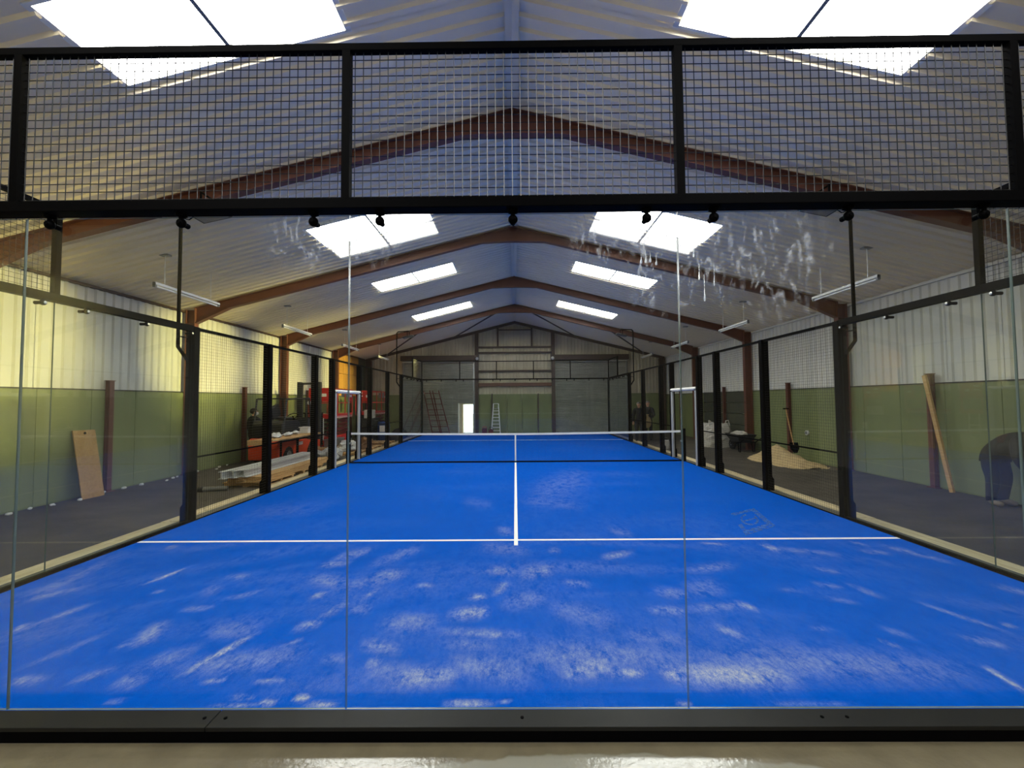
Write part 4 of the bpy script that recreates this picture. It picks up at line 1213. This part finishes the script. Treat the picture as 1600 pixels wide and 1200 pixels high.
obj('chest_body', MB().box(-7.0, -6.68, 12.75, 13.8, FZ + .02, .42), M_galv, t, bevel=.012)
obj('chest_lid', MB().box(-7.02, -6.66, 12.73, 13.82, .42, .47), M_galv, t, bevel=.01)
obj('chest_foot', MB().box(-6.98, -6.7, 12.8, 13.75, FZ, FZ + .02), M_black, t)
t = thing('blue_barrel', (-6.35, 17.6, FZ), 'blue plastic barrel with a white label near the net post', 'barrel')
obj('barrel_body', MB().tube([(-6.35, 17.6, FZ + h) for h in (0, .04, .3, .32, .34, .62, .64, .66, .9, .93)], [.26, .28, .29, .305, .29, .29, .305, .29, .28, .25], 16), M_blue, t, smooth=True)
obj('barrel_lid', MB().tube([(-6.35, 17.6, .88), (-6.35, 17.6, .91)], .2, 14), M_black, t, smooth=True)
obj('barrel_label', MB().box(-6.45, -6.2, 17.3, 17.312, .4, .7), M_stripe, t)
t = thing('tool_cabinet', (-7.0, 17.5, FZ), 'dark grey tool cabinet behind the blue barrel', 'cabinet')
obj('cabinet_body', MB().box(-7.25, -6.7, 17.0, 18.1, FZ + .06, 1.05), M_dark, t, bevel=.01)
for k in range(4):
    dr = obj('drawer', MB().box(-6.7, -6.68, 17.05, 18.05, FZ + .1 + k * .24, FZ + .31 + k * .24), M_dark, t)
    obj('handle', MB().box(-6.68, -6.66, 17.3, 17.8, FZ + .26 + k * .24, FZ + .28 + k * .24), M_galv, dr)
cc = MB()
for x in (-7.15, -6.8):
    for y in (17.1, 18.0): cc.tube([(x - .02, y, FZ + .03), (x + .02, y, FZ + .03)], .03, 8)
obj('castors', cc, M_rubber, t)
t = thing('machine_case', (-6.95, 17.4, 1.05), 'pale grey machine case standing on the dark cabinet', 'case')
obj('case_body', MB().box(-7.15, -6.78, 17.15, 17.7, 1.05, 1.45), M_bag, t, bevel=.03)
obj('carry_handle', MB().tube([(-6.96, 17.25, 1.45), (-6.96, 17.28, 1.53), (-6.96, 17.57, 1.53), (-6.96, 17.6, 1.45)], .015, 6), M_black, t)
crumple('black_sack', (-5.75, 18.2, FZ + .26), .42, (.95, 1.5, .72), M_rubber, 6, 'lumpy black refuse sack behind the left end of the net', 'sack', n=16, k=10, amp=.1)
crumple('black_sack', (-5.75, 17.15, FZ + .2), .24, (1, 1, .8), M_rubber, 8, 'small black refuse sack left of the larger one behind the net', 'sack', n=14, k=9, amp=.1)

# ------------------------------------------------------------------ board, chips along the left wall
t = thing('chipboard_sheet', (-8.62, 5.95, FZ), 'narrow tan chipboard sheet leaning on the left wall by a brown post', 'board')
m = MB(); m.bar((-8.5, 5.9, FZ), (-8.76, 5.92, 1.30), .44, .022, up=(1, 0, 0))
obj('board', m, M_ply, t)
obj('hanging_hole', MB().tube([(-8.736, 5.92, 1.24), (-8.728, 5.92, 1.241)], .025, 8), M_black, t)
random.seed(12)
for k in range(16):
    y = 4.6 + k * .36 + random.uniform(-.12, .12)
    x = -8.72 + random.uniform(0, .16) + (.2 if k % 5 == 3 else 0)
    m = MB().ball((x, y, FZ + .022), random.uniform(.026, .045), 6, 4, sc=(1, 1.2, .7))
    m.v = [(a + random.uniform(-.008, .008), b + random.uniform(-.008, .008), max(FZ, c + random.uniform(-.006, .006))) for a, b, c in m.v]
    obj('plaster_lump', m, M_chip, loc=(x, y, FZ), label='small white plaster lump at the foot of the left wall, %s from the near end' % ['first', 'second', 'third', 'fourth', 'fifth', 'sixth', 'seventh', 'eighth', 'ninth', 'tenth', 'eleventh', 'twelfth', 'thirteenth', 'fourteenth', 'fifteenth', 'sixteenth'][k], cat='rubble', group='white lumps along the left wall')

# ------------------------------------------------------------------ right side: timber pole, sand, shovel, bag, barrow
t = thing('timber_pole', (8.5, 6.0, FZ), 'long pale timber pole leaning on the right wall by a brown post', 'pole')
obj('shaft', MB().bar((8.62, 5.87, FZ), (8.58, 6.28, 2.28), .075, .05, up=(1, 0, 0)), M_wood, t, bevel=.004)
obj('cut_end', MB().bar((8.58, 6.278, 2.27), (8.579, 6.284, 2.295), .072, .048, up=(1, 0, 0)), M_ply, t)
def sand_heap():
    n = 44
    vs = []; fs = []
    random.seed(4)
    ph = [random.uniform(0, 6.28) for _ in range(8)]
    for j in range(n):
        for i in range(n):
            u = i / (n - 1) * 2 - 1; v = j / (n - 1) * 2 - 1
            x = 7.95 + u * .78; y = 9.98 + v * 1.28
            h = .52 * max(0, 1 - math.hypot(u * 1.05, (v - .25) * 1.3)) + .22 * max(0, 1 - math.hypot(u * 1.1, (v + .55) * 1.9))
            h += .022 * math.sin(9 * u + ph[0]) * math.sin(11 * v + ph[1]) * (1 if h > .02 else 0) + random.uniform(-.008, .008) * (h > .01)
            vs.append((x, y, FZ - .01 + max(0, h)))
    for j in range(n - 1):
        for i in range(n - 1):
            a = j * n + i; fs.append((a, a + 1, a + n + 1, a + n))
    return MB().add(vs, fs)
obj('sand_heap', sand_heap(), M_sand, loc=(7.95, 9.98, FZ), smooth=True, label='low heap of pale sand on the floor by the right wall', cat='sand', kind='stuff')
t = thing('shovel', (8.35, 10.1, .1), 'shovel stuck in the sand heap, leaning against a brown post', 'shovel')
bl = MB()
vs = []
for j in range(6):
    f = j / 5
    wd = .13 * (1 if f < .6 else 1 - (f - .6) * 1.6)
    for i in range(5):
        a = (i / 4 - .5)
        vs.append((8.3 + a * 2 * wd, 10.05 - .08 * f + .03 - abs(a) * .05, .52 - .3 * f))
bl.add(vs, [(j * 5 + i, j * 5 + i + 1, j * 5 + i + 6, j * 5 + i + 5) for j in range(5) for i in range(4)])
obj('blade', bl, M_black, t)
obj('shaft', MB().tube([(8.3, 10.06, .45), (8.42, 10.55, 1.5)], .018, 8), M_ply, t, smooth=True)
obj('grip', MB().tube([(8.34, 10.56, 1.52), (8.5, 10.54, 1.52)], .018, 8), M_black, t, smooth=True)
t = thing('socket_box', (8.78, 10.2, .78), 'small round white box on the right wall beside the shovel', 'box')
obj('box_body', MB().tube([(8.8, 10.15, .8), (8.75, 10.15, .8)], .07, 12), M_plast, t, smooth=True)
obj('box_lid', MB().tube([(8.75, 10.15, .8), (8.74, 10.15, .8)], .05, 12), M_lampgrey, t, smooth=True)
def bulk_bag():
    X, Y = 7.95, 14.3
    t = thing('bulk_bag', (X, Y, FZ), 'big white woven bulk bag slumped by the dark planks on the right', 'bag')
    random.seed(21)
    n = 20; lv = 8; vs = []; fs = []
    for j in range(lv):
        f = j / (lv - 1)
        for k in range(n):
            a = 2 * math.pi * k / n
            q = max(abs(math.cos(a)), abs(math.sin(a)))
            r = .5 / (q * .7 + .3) * (1 + .1 * math.sin(math.pi * f)) * (1 - .12 * (f > .95))
            vs.append((X + r * math.cos(a) * .95 + random.uniform(-.03, .03), Y + r * math.sin(a) * 1.1 + random.uniform(-.03, .03), FZ + max(0, f * .92 + (random.uniform(-.05, .06) if j else 0))))
    for j in range(lv - 1):
        for k in range(n):
            k2 = (k + 1) % n; fs.append((j * n + k, j * n + k2, (j + 1) * n + k2, (j + 1) * n + k))
    fs.append(tuple(range(n)))
    top = len(vs); vs.append((X, Y, FZ + .7))
    for k in range(n): fs.append(((lv - 1) * n + k, (lv - 1) * n + (k + 1) % n, top))
    obj('bag_body', MB().add(vs, fs), M_bag, t)
    for a, b in ((-.4, -.45), (.4, -.45), (.4, .45), (-.4, .45)):
        obj('lifting_loop', MB().tube([(X + a, Y + b, .8), (X + a * .95, Y + b * .9, 1.0), (X + a * .75, Y + b * .8, .98), (X + a * .7, Y + b * .7, .78)], .022, 6), M_bag, t)
bulk_bag()
def barrow():
    X, Y = 8.15, 12.75
    t = thing('wheelbarrow', (X, Y, FZ), 'dark wheelbarrow standing between the white bag and the wall post', 'wheelbarrow')
    def P(a, b, c): return (X + b, Y - a, FZ + c)     # a points along the barrow towards its handles
    tp = [(-.45, -.33), (.5, -.33), (.5, .33), (-.45, .33)]; bt = [(-.2, -.2), (.3, -.2), (.3, .2), (-.2, .2)]
    vs = [P(a, b, .62) for a, b in tp] + [P(a, b, .32) for a, b in bt] + [P(a * .96, b * .95, .62) for a, b in tp] + [P(a * .98, b * .95, .335) for a, b in bt]
    fs = [(4, 5, 6, 7), (11, 10, 9, 8)[:4]]
    fs = [(4, 5, 6, 7), (15, 14, 13, 12)]
    for i in range(4):
        j = (i + 1) % 4
        fs += [(i, j, 4 + j, 4 + i), (8 + j, 8 + i, 12 + i, 12 + j), (i, 8 + i, 8 + j, j)]
    obj('tray', MB().add(vs, fs), M_dark, t)
    fr = MB()
    for s in (-1, 1):
        fr.tube([P(-.55, s * .06, .2), P(-.2, s * .2, .3), P(.5, s * .27, .36), P(.95, s * .28, .58)], .018, 8)
    obj('frame', fr, M_black, t, smooth=True)
    for s in (-1, 1):
        obj('leg', MB().tube([P(.3, s * .23, .33), P(.36, s * .25, .02), P(.46, s * .25, .02), P(.5, s * .25, .36)], .016, 6), M_black, t)
        obj('handle_grip', MB().tube([P(.82, s * .28, .51), P(.97, s * .28, .59)], .024, 8), M_rubber, t, smooth=True)
    w_ = MB(); c = P(-.55, 0, .2)
    w_.tube([(c[0] - .05, c[1], c[2]), (c[0] - .03, c[1], c[2]), (c[0] + .03, c[1], c[2]), (c[0] + .05, c[1], c[2])], [.15, .2, .2, .15], 16)
    wo = obj('wheel', w_, M_rubber, t, smooth=True)
    obj('hub', MB().tube([(c[0] - .06, c[1], c[2]), (c[0] + .06, c[1], c[2])], .05, 8), M_galv, wo)
barrow()
crumple('cement_residue', (8.15, 12.8, FZ + .6), .3, (.8, 1.2, .35), M_bag, 31, 'pale dry rubble heaped in the dark wheelbarrow', 'rubble', n=12, k=8, amp=.12)

# ------------------------------------------------------------------ far end: step ladder, red frames, red crate
def step_ladder():
    X, Y = -1.1, 21.2
    t = thing('step_ladder', (X, Y, FZ), 'white aluminium step ladder standing by the far gable', 'ladder')
    H = 1.72
    for s in (-1, 1):
        obj('stile', MB().bar((X + s * .25, Y - .2, FZ), (X + s * .14, Y + .1, FZ + H), .05, .03, up=(0, 1, 0)), M_plast, t)
        obj('rear_leg', MB().bar((X + s * .25, Y + .5, FZ), (X + s * .15, Y + .14, FZ + H - .25), .035, .025, up=(0, 1, 0)), M_galv, t)
    for k in range(7):
        f = (k + 1) / 8
        wd = .25 - .11 * f
        obj('tread', MB().box(X - wd, X + wd, Y - .2 + .3 * f - .05, Y - .2 + .3 * f + .05, FZ + H * f * .86, FZ + H * f * .86 + .03), M_plast, t)
    obj('top_hoop', MB().tube([(X - .14, Y + .1, FZ + H - .3), (X - .14, Y + .1, FZ + H), (X + .14, Y + .1, FZ + H), (X + .14, Y + .1, FZ + H - .3)], .02, 8), M_plast, t)
    obj('platform', MB().box(X - .16, X + .16, Y + .04, Y + .24, FZ + H - .3, FZ + H - .27), M_galv, t)
step_ladder()
def red_frame(x0, x1, label):
    t = thing('scaffold_frame', (x0, 21.2, FZ), label, 'scaffold', 'red ladder frames at the far shutter')
    a0 = Vector((x1, 20.75, FZ)); a1 = Vector((x0, 21.85, 2.45)); o = Vector((.5, .1, 0))
    for k in (0, 1):
        obj('upright', MB().tube([a0 + o * k, a1 + o * k], .03, 8), M_maroon, t, smooth=True)
    for k in range(8):
        p = a0.lerp(a1, (k + .5) / 8)
        obj('rung', MB().tube([p, p + o], .02, 6), M_maroon, t, smooth=True)
red_frame(-5.35, -4.6, 'dull red ladder frame leaning on the left shutter, nearer the corner')
red_frame(-5.0, -4.15, 'dull red ladder frame leaning on the left shutter, nearer the doorway')
t = thing('petrol_can', (-1.75, 21.3, FZ), 'dark red fuel can left of the white step ladder', 'can')
obj('can_body', MB().box(-1.9, -1.62, 21.2, 21.45, FZ, .28), M_maroon, t, bevel=.03)
obj('can_handle', MB().tube([(-1.86, 21.32, .28), (-1.84, 21.32, .36), (-1.68, 21.32, .36), (-1.66, 21.32, .28)], .018, 6), M_red, t)
t = thing('tool_bag', (-1.35, 20.9, FZ), 'dark red tool bag at the foot of the white step ladder', 'bag')
obj('bag_body', MB().prism([(-1.52, FZ), (-1.22, FZ), (-1.25, .2), (-1.37, .27), (-1.49, .2)], 'y', 20.78, 21.05), M_maroon, t, bevel=.02)
obj('strap', MB().tube([(-1.5, 20.9, .2), (-1.44, 20.9, .36), (-1.3, 20.9, .36), (-1.24, 20.9, .2)], .012, 6), M_black, t)
t = thing('red_bucket', (5.75, 13.6, FZ), 'red bucket between two black posts on the far right', 'bucket')
obj('bucket_body', MB().tube([(5.75, 13.6, FZ), (5.75, 13.6, .25)], [.11, .15], 14), M_maroon, t, smooth=True)
obj('bucket_handle', MB().tube([(5.75 + .15 * math.cos(a), 13.6, .25 + .12 * math.sin(a)) for a in [math.pi * k / 8 for k in range(9)]], .006, 5), M_galv, t)
t = thing('plaster_bag', (5.62, 13.15, FZ), 'white paper bag beside the red bucket on the far right', 'bag')
mm = MB().box(5.5, 5.72, 13.05, 13.2, FZ, .3)
obj('bag_body', mm, M_bag, t, bevel=.04)
obj('bag_fold', MB().box(5.52, 5.7, 13.1, 13.15, .29, .33), M_stripe, t)

# ------------------------------------------------------------------ people
def seg_dist(p, a, b):
    ab = b - a; L = ab.length_squared
    f = 0 if L < 1e-9 else max(0, min(1, (p - a).dot(ab) / L))
    return (p - (a + ab * f)).length

def person(label, base, face, pts, cloth, hair_m, mask=False, group=None, bulk=1.0):
    """pts: key joints as (side, forward, up) from the ground point; one continuous skinned body, clothes as shells over it"""
    F = Vector((math.cos(face), math.sin(face), 0)); Sd = Vector((F.y, -F.x, 0)); Bp = Vector(base)
    def Wp(p): return Bp + Sd * p[0] + F * p[1] + Vector((0, 0, p[2]))
    V = []; R = []; E = []; T = []
    def av(p, r, par, tag):
        V.append(Wp(p) if not isinstance(p, Vector) else p); R.append(r); i = len(V) - 1
        if par is not None: E.append((par, i)); T.append(tag)
        return i
    P_ = pts
    pel = av(P_['pelvis'], .135, None, None)
    bel = av(P_['belly'], .135 * bulk, pel, 'torso'); che = av(P_['chest'], .15 * bulk, bel, 'torso'); nb = av(P_['neckbase'], .085, che, 'torso')
    nk = av(P_['neck'], .055, nb, 'head')
    hl = av(P_['jaw'], .07, nk, 'head'); hm = av(P_['head'], .092, hl, 'head'); ht = av(P_['crown'], .07, hm, 'head')
    hv = (V[ht] - V[hl]).normalized()
    fd = Wp(P_['nose']) - V[hm]; fd = (fd - hv * fd.dot(hv)).normalized(); sdv = fd.cross(hv)
    no = av(V[hm] + fd * .105 - hv * .02, .014, hm, 'head')
    for s in (-1, 1): av(V[hm] + sdv * s * .092 - hv * .005, .02, hm, 'head')
    for s, k in ((-1, 'L'), (1, 'R')):
        sh = av(P_['shoulder' + k], .068, nb, 'torso'); el = av(P_['elbow' + k], .047, sh, 'arm'); wr = av(P_['wrist' + k], .03, el, 'arm')
        d = (V[wr] - V[el]).normalized()
        pm = av(V[wr] + d * .055, .032, wr, 'hand')
        q = d.cross(Sd); q = q.normalized() if q.length > .1 else F
        sp = d.cross(q).normalized()
        for f in range(4):
            o = sp * ((f - 1.5) * .02)
            k1 = av(V[wr] + d * .1 + o, .0105, pm, 'hand')
            k2 = av(V[k1] + d * (.03 + .006 * (1.5 - abs(f - 1.5))) - q * .006, .009, k1, 'hand')
            av(V[k2] + d * .028 - q * .018, .008, k2, 'hand')
        th = av(V[wr] + d * .045 + sp * .042, .012, pm, 'hand'); av(V[th] + d * .04 + sp * .018, .0095, th, 'hand')
        hp = av(P_['hip' + k], .1, pel, 'hip'); kn = av(P_['knee' + k], .066, hp, 'leg'); an = av(P_['ankle' + k], .043, kn, 'leg')
        he = av(Vector(Wp(P_['ankle' + k])) + Vector((0, 0, -.045)), .042, an, 'foot')
        av(P_['toe' + k], .036, he, 'foot')
    me = bpy.data.meshes.new('body_cage'); me.from_pydata([tuple(v - Bp) for v in V], E, [])
    tmp = bpy.data.objects.new('body_cage', me); COL.objects.link(tmp)
    mo = tmp.modifiers.new('skin', 'SKIN'); mo.use_smooth_shade = True; mo.branch_smoothing = .5
    sk = me.skin_vertices[0].data
    for i, r in enumerate(R): sk[i].radius = (r, r); sk[i].use_root = (i == 0)
    ss = tmp.modifiers.new('sub', 'SUBSURF'); ss.levels = 2; ss.render_levels = 2
    dg = bpy.context.evaluated_depsgraph_get(); dg.update()
    bm_ = bpy.data.meshes.new_from_object(tmp.evaluated_get(dg))
    bpy.data.objects.remove(tmp)
    t = thing('person', tuple(Bp), label, 'person', group)
    fix_normals(bm_)
    bm_.name = 'body'; bm_.materials.clear(); bm_.materials.append(M_skin)
    bo = bpy.data.objects.new('body', bm_); place(bo, t, Bp)
    bm_.polygons.foreach_set('use_smooth', [True] * len(bm_.polygons))
    # sort the faces by the nearest bone, then lay each garment over its own faces
    Vl = [v - Bp for v in V]
    tag = []
    for pl in bm_.polygons:
        c = pl.center; best = None
        for (a, b), tg in zip(E, T):
            dd = seg_dist(c, Vl[a], Vl[b]) - .6 * (R[a] + R[b]) / 2
            if best is None or dd < best[0]: best = (dd, tg)
        tag.append(best[1])
    for nm, tags, m_, off in cloth:
        used = {}; vs = []; fs = []
        for pl, tg in zip(bm_.polygons, tag):
            if tg not in tags: continue
            f = []
            for vi in pl.vertices:
                if vi not in used:
                    v = bm_.vertices[vi]; used[vi] = len(vs); vs.append(tuple(v.co + v.normal * off + Bp))
                f.append(used[vi])
            fs.append(tuple(f))
        if fs: obj(nm, MB().add(vs, fs), m_, t, smooth=True, normals=False)
    hc = V[hm] + hv * .03 - fd * .018
    hmk = MB().ball((0, 0, 0), .1, 14, 9)
    hmk.v = [p for p in hmk.v]
    M3 = Matrix((sdv, fd, hv)).transposed()
    vv = []
    for p in hmk.v:
        p = Vector(p)
        if p.z < -.01 and p.y > 0.0: p.z = -.0; p.y *= .6
        vv.append(tuple(hc + M3 @ Vector((p.x * .98, p.y * 1.12, p.z * 1.0))))
    hmk.v = vv
    obj('hair', hmk, hair_m, t, smooth=True)
    for s in (-1, 1):
        obj('eye', MB().ball(V[hm] + fd * .088 + sdv * (s * .033) + hv * .012, .012, 8, 5), M_black, t, smooth=True)
    if mask:
        mm = MB().ball((0, 0, 0), 1, 12, 7); c = V[hm] + fd * .05 - hv * .055
        mm.v = [tuple(c + M3 @ Vector((p[0] * .07, p[1] * .062, p[2] * .055))) for p in mm.v]
        obj('face_mask', mm, M_mask, t, smooth=True)
    else:
        mm = MB().ball((0, 0, 0), 1, 8, 5); c = V[hm] + fd * .078 - hv * .062
        mm.v = [tuple(c + M3 @ Vector((p[0] * .026, p[1] * .01, p[2] * .007))) for p in mm.v]
        obj('mouth', mm, M_maroon, t, smooth=True)
    return t

def standing(k=1.0, **ov):
    d = dict(pelvis=(0, 0, .94), belly=(0, .01, 1.1), chest=(0, .01, 1.3), neckbase=(0, -.01, 1.46), neck=(0, .0, 1.53), jaw=(0, .025, 1.59), head=(0, .015, 1.67), crown=(0, 0, 1.74), nose=(0, .3, 1.66),
             shoulderL=(-.185, -.01, 1.41), elbowL=(-.25, -.02, 1.13), wristL=(-.25, .08, .9), shoulderR=(.185, -.01, 1.41), elbowR=(.25, -.02, 1.13), wristR=(.25, .08, .9),
             hipL=(-.095, 0, .88), kneeL=(-.11, .03, .5), ankleL=(-.115, -.02, .1), toeL=(-.13, .17, .045), hipR=(.095, 0, .88), kneeR=(.11, .03, .5), ankleR=(.115, -.02, .1), toeR=(.13, .17, .045))
    d.update(ov)
    return {a: (b[0] * k, b[1] * k, b[2] * k) for a, b in d.items()}
DARK = [('jacket', ('torso', 'arm', 'hip'), M_jack, .03), ('trousers', ('hip', 'leg'), M_jack2, .016), ('shoes', ('foot',), M_rubber, .012)]
# bending worker at the right wall, back level, facing along the wall towards the camera's side
person('person in black jacket and navy jeans bending over by the right wall', (8.43, 4.93, FZ), math.radians(-90),
       standing(1.0, pelvis=(0, -.06, .95), belly=(0, .12, 1.04), chest=(0, .36, 1.13), neckbase=(0, .54, 1.17), neck=(0, .61, 1.15), jaw=(0, .68, 1.11), head=(0, .76, 1.1), crown=(0, .84, 1.11), nose=(0, .76, .8),
                shoulderL=(-.185, .5, 1.13), elbowL=(-.23, .56, .86), wristL=(-.16, .66, .63), shoulderR=(.185, .5, 1.13), elbowR=(.23, .56, .86), wristR=(.16, .66, .63),
                hipL=(-.1, -.03, .80), kneeL=(-.13, .03, .48), ankleL=(-.13, -.03, .1), toeL=(-.14, .16, .045), hipR=(.1, -.03, .80), kneeR=(.13, .06, .48), ankleR=(.13, .02, .1), toeR=(.15, .2, .045)),
       [('jacket', ('torso', 'arm', 'hip'), M_jack, .05), ('jeans', ('hip', 'leg'), M_jean, .028), ('shoes', ('foot',), M_shoe, .014)], M_hair, bulk=1.22)
person('masked person in dark clothes standing behind the forklift by the left wall', (-8.36, 10.8, FZ), math.radians(60),
       standing(.95, elbowR=(.28, .16, 1.2), wristR=(.2, .4, 1.2), nose=(.14, .28, 1.62)), DARK, M_hair, mask=True)
person('person in black standing left of the pair beyond the far right fence', (5.6, 16.45, FZ), math.radians(-110), standing(1.0), DARK, M_hairg, group='two people beyond the far right fence')
person('person in dark clothes holding a tan sack beyond the far right fence', (6.2, 17.05, FZ), math.radians(-115),
       standing(1.02, elbowL=(-.26, .08, 1.12), wristL=(-.1, .3, 1.02), elbowR=(.26, .08, 1.12), wristR=(.1, .3, 1.02)), DARK, M_hairg, group='two people beyond the far right fence')
t = thing('tan_sack', (6.03, 16.67, .6), 'tan cloth sack held by one of the two people far right', 'sack')
random.seed(40)
m = MB().ball((6.03, 16.68, .82), .25, 12, 8, sc=(.75, .7, 1.1)); m.v = [(a + random.uniform(-.02, .02), b + random.uniform(-.02, .02), c + random.uniform(-.02, .02)) for a, b, c in m.v]
obj('sack_body', m, M_sand, t, smooth=True)
obj('sack_neck', MB().tube([(6.03, 16.68, 1.05), (6.03, 16.68, 1.12), (6.03, 16.68, 1.17)], [.09, .06, .1], 10), M_sand, t, smooth=True)
